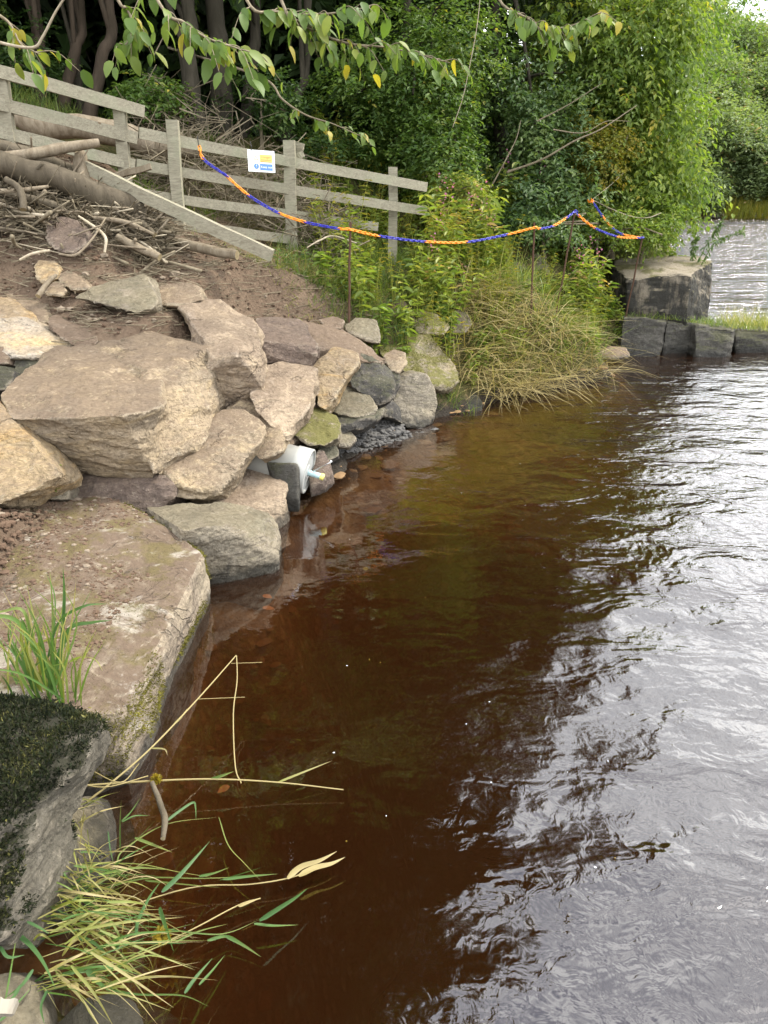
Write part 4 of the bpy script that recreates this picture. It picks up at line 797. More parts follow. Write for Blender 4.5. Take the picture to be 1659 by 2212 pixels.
# heap of single sticks
for i in range(150):
    x, y = random.uniform(-5, 345), 0; t = x/330; y = random.gauss(410+t*95, 40); Y = 6.55+.25*t-(y-405-t*95)*.0045
    c = W(x, y, Y); ground = float(hgt(c[0], c[1])); c[2] = max(c[2], ground+.02)
    az = random.uniform(0, math.pi); el = random.gauss(0, .28); ln = random.uniform(.2, .85); d = np.array([math.cos(az)*math.cos(el), math.sin(az)*math.cos(el)*.6, math.sin(el)])
    P = smooth_path([c-d*ln/2+RNG.normal(0, .02, 3), c+RNG.normal(0, .03, 3), c+d*ln/2+RNG.normal(0, .02, 3)], 4); rr = random.uniform(.005, .017)
    V, F = tube(P, np.linspace(rr, rr*.55, len(P)), 6)
    o = put('driftwood_stick', V, F, M[random.choice(['drift', 'drift', 'driftpale', 'twig', 'log'])], None, P[0], True)
    tag(o, 'thin bare stick tangled in the driftwood pile below the left fence', 'stick', 'sticks tangled in the driftwood pile')
def twigs(name, label, n, sampler, ln, rad, mats, up=.25, seed=0):
    rng = np.random.default_rng(seed); mb = MB()
    for i in range(n):
        c = sampler(rng); az = rng.uniform(0, 2*math.pi); el = rng.normal(0, up); l = rng.uniform(*ln); d = np.array([math.cos(az)*math.cos(el), math.sin(az)*math.cos(el), math.sin(el)])
        b = rng.normal(0, .12, 3)*l
        V, F = tube([c-d*l/2, c+b*.5, c+d*l/2+b], np.array([1, .8, .5])*rng.uniform(*rad), 3, False); mb.add(V, F, rng.uniform())
    o = mb.put(name, mats); tag(o, label, None, None, 'stuff'); return o
def pile(rng):
    x = rng.uniform(-20, 350); t = x/330; y = rng.normal(415+t*92, 32); c = W(x, y, 6.6+.25*t-(y-405-t*95)*.004); c[2] = max(min(c[2], hgt(c[0], c[1])+.3), hgt(c[0], c[1])+.01); return c
twigs('twig_debris', 'tangle of fine twigs in the driftwood pile', 3200, pile, (.12, .5), (.002, .007), M['twig'], .35, 3)
def behind(rng):
    x = rng.uniform(300, 760); c = W(x, 400, rng.uniform(8.3, 9.6)); c[2] = hgt(c[0], c[1])+abs(rng.normal(0, .28)); return c
twigs('flood_debris', 'brown flood debris and twigs caught behind the fence', 1500, behind, (.2, .6), (.002, .009), M['twig'], .5, 4)
def soilp(rng):
    while True:
        X, Y = rng.uniform(-4.2, .2), rng.uniform(5.0, 7.6); z = float(hgt(X, Y))
        if z > .6 and X < shore(Y)-1.0: return np.array([X, Y, z+.012])
twigs('soil_twigs', 'dry twigs and roots strewn over the bare soil', 2800, soilp, (.05, .34), (.002, .0055), M['twig'], .08, 5)
def slabp(rng): X, Y = rng.uniform(-2.3, -1.3), rng.uniform(2.5, 3.75); return np.array([X, Y, float(hgt(X, Y))+.02])
twigs('soil_twigs', 'fine straw and rootlets on the soil of the near slab', 260, slabp, (.03, .16), (.0008, .002), M['twig'], .08, 6)

# ------------------------------------------------------------------ loose stones
bm = bmesh.new(); bmesh.ops.create_icosphere(bm, subdivisions=1, radius=1); ICO_V = np.array([v.co for v in bm.verts]); ICO_F = np.array([[v.index for v in f.verts] for f in bm.faces]); bm.free()
bm = bmesh.new(); bmesh.ops.create_icosphere(bm, subdivisions=2, radius=1); ICO2_V = np.array([v.co for v in bm.verts]); ICO2_F = np.array([[v.index for v in f.verts] for f in bm.faces]); bm.free()
def stones(name, label, n, sampler, size, mat, flat=.6, seed=0, hi=False, kind='stuff'):
    rng = np.random.default_rng(seed); mb = MB(); bv, bf = (ICO2_V, ICO2_F) if hi else (ICO_V, ICO_F)
    for i in range(n):
        c = sampler(rng); s = rng.uniform(size[0], size[1])*(rng.uniform()**2*1.4+.5)
        V = bv*(1+.35*vnoise(bv*1.3+i*9.1, 3))[:, None]*np.array([1, rng.uniform(.6, 1), flat*rng.uniform(.6, 1.2)])*s
        a = rng.uniform(0, 6.28); ca, sa = math.cos(a), math.sin(a); V = V @ np.array([[ca, sa, 0], [-sa, ca, 0], [0, 0, 1]]); mb.add(V+c, bf)
    return tag(mb.put(name, M[mat], smooth=False), label, None, None, kind)
stones('pebbles', 'small stones scattered over the bare soil', 150, soilp, (.008, .03), 'pebble', .6, 11)
stones('soil_crumbs', 'crumbs of brown soil on the bare bank', 2600, soilp, (.004, .017), 'clod', .6, 16)
stones('soil_crumbs', 'pale crumbs and grit on the bare bank', 900, soilp, (.003, .012), 'pebble', .6, 18)
stones('soil_crumbs', 'crumbs of brown soil on the near slab', 2600, slabp, (.004, .018), 'clod', .7, 17)
stones('pebbles', 'crumbs of stone on the soil of the near slab', 130, slabp, (.004, .018), 'pebble', .6, 12)
def gravp(rng):
    p = W(rng.uniform(715, 935), 0+rng.uniform(905, 985), z=.0); t = rng.uniform(0, 1)
    X = np.interp(t, [0, 1], [W(720, 985, z=0)[0], W(935, 918, z=0)[0]]); Y = np.interp(t, [0, 1], [W(720, 985, z=0)[1], W(935, 918, z=0)[1]])
    o = rng.uniform(-.12, .34); X, Y = X-o*.5, Y+o*.7; return np.array([X, Y, max(-.03, float(hgt(X, Y)))+rng.uniform(.0, .02)])
stones('gravel', 'dark wet gravel at the waterline below the slate slabs', 1500, gravp, (.008, .03), 'gravel', .5, 13)
def bedp(rng):
    while True:
        X, Y = rng.uniform(-1.1, 3.2), rng.uniform(1.2, 9.2); d = X-shore(Y)
        if d < -.1 or rng.uniform() > math.exp(-d*2.0): continue
        return np.array([X, Y, float(hgt(X, Y))])
stones('river_stones', 'brown stones on the river bed seen through peaty water', 260, bedp, (.02, .06), 'bedstone', .3, 14, True)

# ------------------------------------------------------------------ trees
def crown(root, blobs, n, L, mat, name='crown', seed=0, clump=12, hexa=False, down=.5, spread=.16, shell=.4):
    """leaves set along drooping sprays hung through a set of ellipsoids (cx,cy,cz,rx,ry,rz)"""
    rng = np.random.default_rng(seed); B = np.array(blobs, float); vol = (B[:, 3]*B[:, 5]+B[:, 3]*B[:, 4]+B[:, 4]*B[:, 5]); nc = max(1, n//clump)
    bi = rng.choice(len(B), nc, p=vol/vol.sum()); d = rng.normal(size=(nc, 3)); d /= np.linalg.norm(d, axis=1)[:, None]
    rad = shell+(1-shell)*rng.uniform(size=nc)**.6; rad *= 1+.35*vnoise(d*2.6+B[bi, :3]*1.7, 5)
    cc = B[bi, :3]+d*B[bi, 3:]*rad[:, None]; keep = vnoise(cc*(.55/max(spread, .1)**.5), 9) > (-.42 if L < .11 else -2); cc, d = cc[keep], d[keep]; nc = len(cc)
    tone = np.clip(.45+.26*vnoise(cc*1.1, 7)+.17*rng.normal(size=nc), 0, 1)
    a = d*np.array([1, 1, .3])+rng.normal(size=(nc, 3))*np.array([.5, .5, .25]); a /= np.linalg.norm(a, axis=1)[:, None]+1e-9; s = np.cross(a, (0, 0, 1.0)); s /= np.linalg.norm(s, axis=1)[:, None]+1e-9
    sl = spread*rng.uniform(1.6, 3.6, nc); t = (np.arange(clump)+.5)/clump-.35; A = np.repeat(a, clump, 0); S = np.repeat(s, clump, 0); tt = np.tile(t, nc); SL = np.repeat(sl, clump); sg_ = np.tile(np.where(np.arange(clump) % 2, 1.0, -1.0), nc)
    C = np.repeat(cc, clump, 0)+A*(tt*SL)[:, None]+rng.normal(size=(nc*clump, 3))*spread*np.array([.28, .28, .2]); C[:, 2] -= (tt+.35)**2*SL*(.25+.5*down)
    D = A*.6+S*(sg_*rng.uniform(.4, 1.1, len(C)))[:, None]+rng.normal(size=C.shape)*.25; D[:, 2] -= down*rng.uniform(.3, 1.3, len(C)); Nn = rng.normal(size=C.shape)*.35+np.array([0, 0, 1.0])+np.repeat(d, clump, 0)*.35
    ln = L*rng.uniform(.55, 1.25, len(C)); V, F, k = leaves(C, D, Nn, ln, ln*rng.uniform(.42, .6, len(C)), .18, hexa, .12)
    var = np.clip(np.repeat(tone, clump)+rng.normal(size=len(C))*.13, 0, 1)
    put(name, V, F, mat, root, var=np.repeat(var, k))
def tree(name, label, base, trunkpts, r0, r1, blobs, n, L, lf, bk='bark', seed=0, group=None, cat='tree', limbs=5, extra=None, **kw):
    base = np.array(base, float); root = empty(name, base); tag(root, label, cat, group); rng = np.random.default_rng(seed+99)
    P = smooth_path(trunkpts, 8); P[:, :2] += np.cumsum(rng.normal(0, .007, (len(P), 2)), 0); mb = MB(); V, F = tube(P, np.linspace(r0, r1, len(P))*(1+.25*np.exp(-np.linspace(0, 14, len(P)))), 10); 
    V = V+(fbm(V*6, 3, seed)*r0*.12)[:, None]; mb.add(V, F[0]); mb.put('trunk', M[bk], root, smooth=True)
    if limbs:
        mb = MB(); B = np.array(blobs)
        for q in range(limbs):
            b = B[rng.integers(len(B))]; s = P[rng.integers(len(P)//3, len(P))]; e = b[:3]+rng.normal(size=3)*b[3:]*.45
            m = (s+e)/2+np.array([0, 0, .12])*np.linalg.norm(e-s)+rng.normal(0, .08, 3); V, F = tube(smooth_path([s, m, e], 6), np.linspace(r1*.8, .012, 13), 6, False); mb.add(V, F)
        mb.put('limbs', M[bk], root, smooth=True)
    crown(root, blobs, n, L, LF[lf], seed=seed, **kw); return root
def blob(x, y, Y, rx, ry, dy=1.0):
    c = W(x, y, Y); zc = Y*CP-(c[2]-HCAM)*SP; return (*c, rx*zc/FOC, dy, ry*zc/FOC)
# --- the leafy mass above the weeds
TR = {}
tree('elm_tree', 'tall bright elm leaning over the river at the right end of the tree line', hz(1330, 480, 13.4), [hz(1330, 480, 13.4), (3.5, 13.3, 3.0), (3.2, 13.2, 5.5), (2.8, 13, 9.0)], .16, .07,
     [blob(1370, 120, 12.4, 130, 150), blob(1420, 250, 12.2, 90, 130), blob(1330, 290, 12.3, 130, 140), blob(1440, 40, 12.5, 75, 110), blob(1260, 100, 12.5, 130, 150), blob(1450, 390, 12.6, 70, 70), blob(1390, 380, 12.2, 90, 80)], 30000, .1, 'bright', seed=21, down=.9)
tree('elm_tree', 'tallest riverside elm whose upper crown rises out of the picture at right', hz(1290, 470, 14.4), [hz(1290, 470, 14.4), (3.2, 14.2, 4), (2.9, 14, 7), (2.2, 13.6, 11)], .17, .07,
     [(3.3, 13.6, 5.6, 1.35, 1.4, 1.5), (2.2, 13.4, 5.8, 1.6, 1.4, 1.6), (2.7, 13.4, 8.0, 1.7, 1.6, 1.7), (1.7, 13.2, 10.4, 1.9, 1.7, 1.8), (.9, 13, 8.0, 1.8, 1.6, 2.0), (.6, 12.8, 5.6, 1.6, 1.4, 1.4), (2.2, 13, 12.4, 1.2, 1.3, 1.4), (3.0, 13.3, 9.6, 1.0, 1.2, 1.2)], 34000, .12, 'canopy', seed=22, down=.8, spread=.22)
tree('ash_tree', 'dark green ash with feathery leaves in the middle of the tree line', hz(1120, 440, 12.6), [hz(1120, 440, 12.6), (1.7, 12.6, 3.2), (1.5, 12.6, 6)], .11, .05,
     [blob(1090, 300, 11.9, 110, 110), blob(1180, 330, 11.8, 110, 110), blob(1120, 180, 12, 130, 120), blob(1210, 420, 11.6, 90, 60), blob(1110, 430, 11.4, 90, 65), blob(1010, 230, 12, 110, 130), blob(1240, 230, 12.1, 100, 110)], 24000, .085, 'ash', seed=23, down=.5)
tree('hawthorn_tree', 'small leaved hawthorn behind the right half of the fence', hz(850, 425, 11.4), [hz(850, 425, 11.4), (.2, 11.3, 3), (.3, 11.2, 5)], .09, .04,
     [blob(870, 130, 11, 130, 120), blob(930, 230, 10.9, 110, 110), blob(800, 210, 11, 120, 90), blob(760, 290, 11.2, 100, 70), blob(950, 330, 10.7, 90, 90), blob(850, 320, 11.1, 100, 70), blob(980, 90, 11.2, 110, 110)], 26000, .07, 'elm', seed=24, down=.3, spread=.15)
tree('maple_bush', 'yellowing bush glowing in the middle of the dark tree line', hz(1330, 480, 11.9), [hz(1330, 480, 11.9), W(1310, 380, 11.8), W(1300, 320, 11.7)], .04, .015,
     [blob(1300, 345, 11.4, 60, 60, .5), blob(1330, 300, 11.5, 45, 40, .4), blob(1270, 290, 11.6, 40, 40, .4)], 3800, .06, 'yellow', 'twig', seed=25, cat='bush', limbs=4, spread=.1)
tree('beech_tree', 'broad tree whose high crown closes the canopy above the middle of the picture', (.6, 14, 1.8), [(.6, 14, 1.8), (.5, 14, 6), (.2, 13.6, 11), (0, 13, 15)], .2, .08,
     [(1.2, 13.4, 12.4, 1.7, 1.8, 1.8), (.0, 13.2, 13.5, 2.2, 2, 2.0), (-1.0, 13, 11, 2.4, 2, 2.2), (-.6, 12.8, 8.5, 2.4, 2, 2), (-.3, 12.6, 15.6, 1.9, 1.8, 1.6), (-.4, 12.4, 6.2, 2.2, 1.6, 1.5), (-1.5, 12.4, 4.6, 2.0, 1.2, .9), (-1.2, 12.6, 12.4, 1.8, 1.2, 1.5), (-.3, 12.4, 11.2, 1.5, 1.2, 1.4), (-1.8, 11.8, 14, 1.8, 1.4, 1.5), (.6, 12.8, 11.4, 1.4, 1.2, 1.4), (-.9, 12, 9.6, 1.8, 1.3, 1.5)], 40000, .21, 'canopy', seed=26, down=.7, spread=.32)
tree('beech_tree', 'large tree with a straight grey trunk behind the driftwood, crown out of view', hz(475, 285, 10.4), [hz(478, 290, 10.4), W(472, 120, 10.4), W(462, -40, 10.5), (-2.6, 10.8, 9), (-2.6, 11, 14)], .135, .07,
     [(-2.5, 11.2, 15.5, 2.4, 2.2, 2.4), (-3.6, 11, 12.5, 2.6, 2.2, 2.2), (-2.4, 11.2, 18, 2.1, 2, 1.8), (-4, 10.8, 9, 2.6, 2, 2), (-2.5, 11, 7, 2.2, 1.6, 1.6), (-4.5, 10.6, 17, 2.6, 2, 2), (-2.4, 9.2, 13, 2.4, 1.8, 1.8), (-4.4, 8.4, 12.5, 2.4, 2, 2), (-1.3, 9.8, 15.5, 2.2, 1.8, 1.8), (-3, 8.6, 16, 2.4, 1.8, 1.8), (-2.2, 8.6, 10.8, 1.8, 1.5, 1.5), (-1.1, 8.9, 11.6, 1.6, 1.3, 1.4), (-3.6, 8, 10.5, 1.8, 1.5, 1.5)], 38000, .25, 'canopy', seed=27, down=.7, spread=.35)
tree('beech_tree', 'grey trunked tree left of centre with a bend in its trunk behind the fence', hz(425, 285, 9.9), [hz(428, 295, 9.9), W(408, 110, 9.9), W(400, -30, 10), (-2.9, 10, 7)], .11, .05,
     [(-3.2, 9.9, 5.4, 1.8, 1.2, .9), (-1.8, 10.0, 5.2, 1.6, 1.1, .8), (-4.4, 10, 6.4, 1.8, 1.4, 1.2)], 6000, .12, 'elm', seed=28, down=.8)
for (x0, y0, x1, y1, Y, r, lab, bk) in [(190, 235, 222, -30, 9.3, .075, 'slender leaning tree at the upper left, rightmost of the leaning stems', 'bark_red'), (137, 245, 172, -30, 9.5, .07, 'slender reddish tree second from the left behind the fence', 'bark_red'),
      (85, 190, 60, -30, 9.4, .085, 'leftmost reddish tree behind the upper fence', 'bark_red'), (172, 250, 150, -30, 9.8, .06, 'thin dark tree between the leaning stems', 'bark'), (520, 290, 545, -30, 10.8, .09, 'dark shaded tree right of the straight grey trunk', 'bark'), (612, 262, 660, 90, 10.5, .07, 'crooked tree leaning right behind the warning sign', 'bark')]:
    b = hz(x0, y0+40, Y); t = W(x1, y1, Y+.3); e = t+np.array([(x1-x0)/900., .2, 3.5])
    tree('slender_tree', lab, b, [b, (b+t)/2+np.array([.04, 0, 0]), t, e], r, r*.5, [(e[0], e[1], e[2], 1.4, 1.2, 1.2), (e[0]-.5, e[1], e[2]-1.2, 1.2, 1, .9)], 2600, .15, 'elm', bk, seed=int(x0), limbs=3, down=.8)
for i, (X, Y, h, r) in enumerate([(-9, 11.5, 10, 3.2), (-6.2, 13.5, 11, 3), (-3.8, 15.5, 11, 3), (-1.4, 17, 11, 3), (1.5, 18, 10, 3), (-12, 14, 12, 4), (-8, 18, 13, 4), (4.5, 18, 7, 2.2), (6, 22, 6.5, 2.4), (-4, 21, 13, 4), (-7, 9.6, 13, 2.6), (-9.5, 8, 13, 3), (2.2, 22, 9, 3), (-7.5, 12.4, 9, 2.4), (-5, 12.6, 8, 2.2), (-2.6, 13.4, 8, 2.2), (-.6, 13.6, 8, 2.0), (-10, 17, 12, 4), (-1, 24, 12, 5)]):
    z = float(hgt(X, Y)); tree('woodland_tree', 'shaded woodland tree standing deeper behind the front tree line', (X, Y, z), [(X, Y, z-.1), (X+.1, Y, z+h*.4), (X+.2, Y, z+h*.75)], .16, .06,
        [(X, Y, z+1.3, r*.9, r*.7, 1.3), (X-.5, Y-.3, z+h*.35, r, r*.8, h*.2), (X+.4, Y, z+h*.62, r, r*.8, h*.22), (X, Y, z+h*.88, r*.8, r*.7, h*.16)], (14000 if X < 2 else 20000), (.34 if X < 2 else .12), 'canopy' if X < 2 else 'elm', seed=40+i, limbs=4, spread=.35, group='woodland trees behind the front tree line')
# --- undergrowth
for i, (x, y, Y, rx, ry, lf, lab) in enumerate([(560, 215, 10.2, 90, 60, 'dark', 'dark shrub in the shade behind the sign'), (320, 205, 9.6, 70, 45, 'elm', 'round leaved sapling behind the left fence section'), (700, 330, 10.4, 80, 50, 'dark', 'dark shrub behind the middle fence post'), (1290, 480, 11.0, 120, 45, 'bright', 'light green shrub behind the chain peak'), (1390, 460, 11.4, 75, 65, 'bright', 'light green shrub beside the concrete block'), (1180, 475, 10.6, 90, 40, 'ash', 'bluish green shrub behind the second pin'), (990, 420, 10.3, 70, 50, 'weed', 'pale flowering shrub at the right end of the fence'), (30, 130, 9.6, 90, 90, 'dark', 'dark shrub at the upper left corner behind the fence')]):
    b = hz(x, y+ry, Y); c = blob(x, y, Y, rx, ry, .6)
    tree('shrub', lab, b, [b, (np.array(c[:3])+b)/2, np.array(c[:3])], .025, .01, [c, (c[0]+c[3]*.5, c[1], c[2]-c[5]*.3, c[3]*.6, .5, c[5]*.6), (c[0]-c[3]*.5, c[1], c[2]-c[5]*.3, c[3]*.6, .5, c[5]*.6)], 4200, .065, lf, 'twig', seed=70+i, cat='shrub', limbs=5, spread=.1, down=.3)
# --- far bank
far = [(1520, 330, 66, 60, 110), (1480, 200, 72, 70, 130), (1560, 240, 74, 60, 110), (1620, 330, 66, 55, 90), (1560, 130, 82, 55, 90), (1640, 230, 78, 50, 100), (1600, 120, 90, 50, 70), (1650, 110, 88, 45, 60), (1525, 40, 92, 60, 75), (1470, 80, 85, 60, 90), (1585, 372, 66, 60, 40), (1650, 366, 66, 50, 40), (1510, 400, 64, 45, 40), (1700, 180, 80, 60, 110), (1700, 340, 66, 60, 90), (1760, 200, 80, 60, 110), (1440, 330, 68, 60, 110), (1400, 150, 80, 80, 130), (1565, 75, 97, 35, 40), (1770, 350, 68, 60, 90), (1850, 250, 80, 70, 130)]
fl = ['bushy far tree at the left foot of the hill, beside the near elm', 'broad far tree on the lower hillside just right of the near elm', 'rounded far tree in the middle of the lower hillside', 'olive far tree above the bright grass of the far bank', 'tall far tree halfway up the hillside, right of the near elm', 'far tree halfway up the hill at the right edge', 'far tree below the patch of sky', 'far tree just under the patch of sky at the right edge', 'hilltop tree that borders the patch of sky on its left', 'high hillside tree mostly hidden behind the near elm',
      'low far bush behind the bright grass on the far bank', 'low far bush at the right edge on the far bank', 'low far bush above the dry grass of the far bank', 'hillside tree cut by the right edge, upper one', 'hillside tree cut by the right edge, lower one']
far = [f for i, f in enumerate(far) if i < 15 or i in (16, 17, 18)]; fl += ['far tree behind the near elm, low on the hillside', 'far tree behind the near elm, high on the hillside', 'small hilltop tree at the left edge of the patch of sky']
for i, (x, y, Y, rx, ry) in enumerate(far):
    c = blob(x, y+6, Y, rx*1.08, ry*1.05, 3.0); b = np.array([c[0], c[1], float(hgt(c[0], c[1]))]); rng = np.random.default_rng(i)
    bl = [c]+[(c[0]+rng.uniform(-.7, .7)*c[3], c[1]+rng.uniform(-1, .3)*2, c[2]+rng.uniform(-.9, .6)*c[5], c[3]*rng.uniform(.4, .6), 2, c[5]*rng.uniform(.3, .5)) for _ in range(5)]
    tree('hillside_tree', fl[i], b, [b, (b+np.array(c[:3]))/2, np.array(c[:3])], .25, .1, bl, 13000, .34, 'far', seed=300+i, limbs=4, spread=.5, group='far trees on the wooded hillside', down=.2, shell=.7)
def farg(name, label, x0, x1, y, Y, n, mat, h):
    rng = np.random.default_rng(5); P = np.array([W(rng.uniform(x0, x1), y, Y+rng.uniform(-1.0, 1.5)) for _ in range(n)]); P[:, 2] = hgt(P[:, 0], P[:, 1])
    D = rng.normal(0, .3, (n, 3))+np.array([0, 0, 1]); ln = h*rng.uniform(.4, 1.1, n); V, F, k = leaves(P, D, rng.normal(size=(n, 3)), ln, .06, .1)
    tag(put(name, V, F, LF[mat], None, P[0], var=np.repeat(np.clip(rng.normal(.5, .2, n), 0, 1), k)), label, None, None, 'stuff')
farg('far_grass', 'bright yellow green grass on the far river edge', 1570, 1800, 440, 62.8, 6000, 'yellow', 1.9)
farg('far_grass', 'dry grass on the far river edge', 1440, 1540, 450, 63.5, 2500, 'dry', 1.2)
def farst(rng): p = W(rng.uniform(1440, 1800), 468, rng.uniform(62.4, 64)); p[2] = .3+rng.uniform(0, .25); return p
stones('far_rocks', 'dark rocks along the far river edge', 160, farst, (.25, .7), 'dark', .5, 15)
#PART3
# ------------------------------------------------------------------ overhanging leafy branches (parts of their trees)
def one_leaf(k):
    rng = np.random.default_rng(k); n = 7; t = np.linspace(0, 1, n); w = np.sin(np.pi*np.clip(t*.93+.05, 0, 1)**.8)**.85*.29; w[-1] = 0.004
    z = -.28*t**2*rng.uniform(.4, 1.4); V = []; wob = 1+rng.normal(0, .06, (n, 2))
    for i in range(n): V += [(-w[i]*wob[i, 0], t[i], z[i]+w[i]*.22), (0, t[i], z[i]), (w[i]*wob[i, 1], t[i], z[i]+w[i]*.22)]
    F = []
    for i in range(n-1):
        for s in (0, 1): F.append([i*3+s, i*3+s+1, (i+1)*3+s+1, (i+1)*3+s])
    return V, np.array(F)
LEAFM = []
for k in range(10):
    V, F = one_leaf(k); me = mk('leaf', V, F, True, np.full(len(V), [.25, .4, .5, .6, .7, .45, .8, .55, .9, 1.0][k])); me.materials.append(LF['elm']); LEAFM.append(me)
def leafy_branch(root, pts, n, L, seed, droop=1.0, start=.3, spread=.13, yellow=.06):
    rng = np.random.default_rng(seed); P = smooth_path([W(*p) if len(p) == 3 else np.array(p[1:]) for p in pts], 8); m = len(P)
    mb = MB(); V, F = tube(P, np.linspace(.016, .003, m), 6, False); mb.add(V, F); spots = []
    side = 0; nt = max(3, n//5)
    for q in range(nt):
        i = int((start+(1-start)*(q+.5)/nt)*(m-1)); side = 1-side; t = P[min(i+1, m-1)]-P[i-1]; t /= np.linalg.norm(t); s = np.cross(t, (0, 0, 1)); s /= np.linalg.norm(s)
        d = t*.7+s*(1 if side else -1)*rng.uniform(.3, 1)+np.array([0, 0, rng.uniform(-.5, .15)]); ln = spread*rng.uniform(.8, 2.2)
        e = P[i]+d*ln; mid = P[i]+d*ln*.5+np.array([0, 0, .02]); e = e-np.array([0, 0, ln*.25]); tw = smooth_path([P[i], mid, e], 4); V, F = tube(tw, np.linspace(.004, .0015, len(tw)), 4, False); mb.add(V, F)
        for u in np.linspace(.2, 1, 5): spots.append((tw[int(u*(len(tw)-1))], d))
    br = mb.put('branch', M['twig'], root, smooth=True)
    for k in range(n):
        p, d = spots[k % len(spots)]; a = rng.uniform(0, 6.28); ax = np.array([math.cos(a)*.6, math.sin(a)*.6, -droop*rng.uniform(.35, 1.2)])+d*.35; ax /= np.linalg.norm(ax)
        up = np.array([rng.normal(0, .4), rng.normal(0, .4)-.5, 1.0]); x = np.cross(ax, up); x /= np.linalg.norm(x); z = np.cross(x, ax); s = L*rng.uniform(.45, 1.0)
        Mx = Matrix((x*s, ax*s, z*s)).transposed().to_4x4(); Mx.translation = Vector(p+rng.normal(0, .008, 3))
        inst('leaf', LEAFM[9 if rng.uniform() < yellow else int(rng.integers(0, 9))], Mx, br)
T_BEND = bpy.data.objects['beech_tree.002']; T_STR = bpy.data.objects['beech_tree.001']; T_LEFT = bpy.data.objects['slender_tree.002']; T_HAW = bpy.data.objects['hawthorn_tree']; T_ASH = bpy.data.objects['ash_tree']
up_ = lambda x, y, z: ('w', x, y, z)
leafy_branch(T_BEND, [up_(-2.9, 9.9, 6.2), up_(-2.3, 7.5, 4.6), (330, -20, 5.6), (400, 50, 5.4), (455, 85, 5.35), (540, 112, 5.3)], 84, .135, 1)
leafy_branch(T_BEND, [up_(-2.9, 9.9, 6.2), up_(-2.5, 7.5, 4.7), (240, -40, 5.7), (275, 20, 5.6), (290, 70, 5.55), (262, 105, 5.5)], 30, .135, 2, start=.5)
leafy_branch(T_STR, [up_(-2.6, 10.6, 7), up_(-1.3, 8, 4.8), (600, -20, 6.0), (650, 50, 5.9), (745, 92, 5.9), (850, 105, 6.0), (972, 136, 6.1)], 105, .115, 3, start=.42)
leafy_branch(T_STR, [up_(-2.6, 10.6, 7), up_(-1.5, 8, 4.9), (520, -30, 6.0), (600, 25, 5.9), (700, 30, 5.8), (800, 15, 5.8)], 70, .125, 4, start=.45)
leafy_branch(T_STR, [up_(-2.55, 10.4, 3.6), (560, 165, 9.4), (610, 215, 8.7), (660, 248, 8.2), (720, 268, 8.0), (792, 300, 7.9)], 28, .115, 5, start=.5, yellow=.15)
leafy_branch(T_ASH, [up_(1.6, 12.5, 5.5), up_(1.7, 9, 4.6), (1080, -30, 7.2), (1140, 40, 7.0), (1215, 60, 6.9), (1300, 25, 6.9)], 74, .13, 6, start=.5)
leafy_branch(T_LEFT, [up_(-4.6, 9.6, 5.2), up_(-3.4, 7, 4.0), (-40, -10, 5.5), (20, 50, 5.3), (45, 95, 5.25), (88, 118, 5.2)], 30, .12, 7, start=.4, yellow=.2)
P = smooth_path([W(-60, 70, 5.2), W(0, 92, 5.15), (W(70, 103, 5.1)), W(92, 80, 5.1), W(120, 26, 5.1), W(150, -20, 5.1)], 6); V, F = tube(P, np.linspace(.011, .005, len(P)), 6, False)
tag(put('bare_branch', V, F, M['driftpale'], None, P[0], True), 'bare pale branch hooking upward at the upper left corner', 'branch')
for pts, r, lab in [([(1096, 372, 10.4), (1170, 345, 10.2), (1240, 305, 10.1), (1300, 278, 10.1), (1375, 228, 10.2)], .016, 'long bare branch slanting up to the right above the chain peak'), ([(1160, 262, 10.6), (1230, 225, 10.5), (1300, 180, 10.5)], .01, 'thin bare branch high in the middle of the tree line'), ([(1060, 405, 10.3), (1090, 350, 10.3), (1115, 300, 10.4), (1125, 260, 10.5)], .01, 'upright bare twig in front of the dark ash'), ([(1195, 280, 10.3), (1260, 287, 10.2), (1310, 262, 10.2), (1360, 262, 10.2)], .008, 'curved bare twig crossing the long slanting branch')]:
    P = smooth_path([W(*p) for p in pts], 6); V, F = tube(P, np.linspace(r, r*.35, len(P)), 6, False); tag(put('bare_branch', V, F, M['twig'], None, P[0], True), lab, 'branch')
P = smooth_path([W(1040, -30, 7.6), W(1030, 60, 7.6), W(1016, 135, 7.6), W(1000, 210, 7.65), W(978, 275, 7.7)], 6); V, F = tube(P, .0035, 5, False)
tag(put('hanging_vine', V, F, M['driftpale'], None, P[-1], True), 'single long thin vine hanging down in front of the hawthorn', 'vine')
# ------------------------------------------------------------------ weeds
def blade_set(Pb, D, ln, wd, bend, seg=3):
    n = len(Pb); D = D/np.linalg.norm(D, axis=1)[:, None]; S = np.cross(D, np.array([0, 0, 1.0])+RNG.normal(0, .3, (n, 3))); S /= np.linalg.norm(S, axis=1)[:, None]+1e-9
    rows = []
    for k in range(seg+1):
        t = k/seg; c = Pb+D*(ln*t)[:, None]; c[:, 2] -= bend*ln*t*t; c += bend[:, None]*ln[:, None]*.5*t*t*np.stack([D[:, 0], D[:, 1], 0*ln], 1); w = (wd*(1-t)**.6*.5)[:, None]
        rows += [c-S*w, c+S*w] if k < seg else [c]
    k = 2*seg+1; V = np.stack(rows, 1).reshape(-1, 3); b = np.arange(n)*k; F4 = [np.stack([b+2*i, b+2*i+1, b+2*i+3, b+2*i+2], 1) for i in range(seg-1)]; F3 = np.stack([b+2*seg-2, b+2*seg-1, b+2*seg], 1)
    return V, [np.concatenate(F4), F3], k
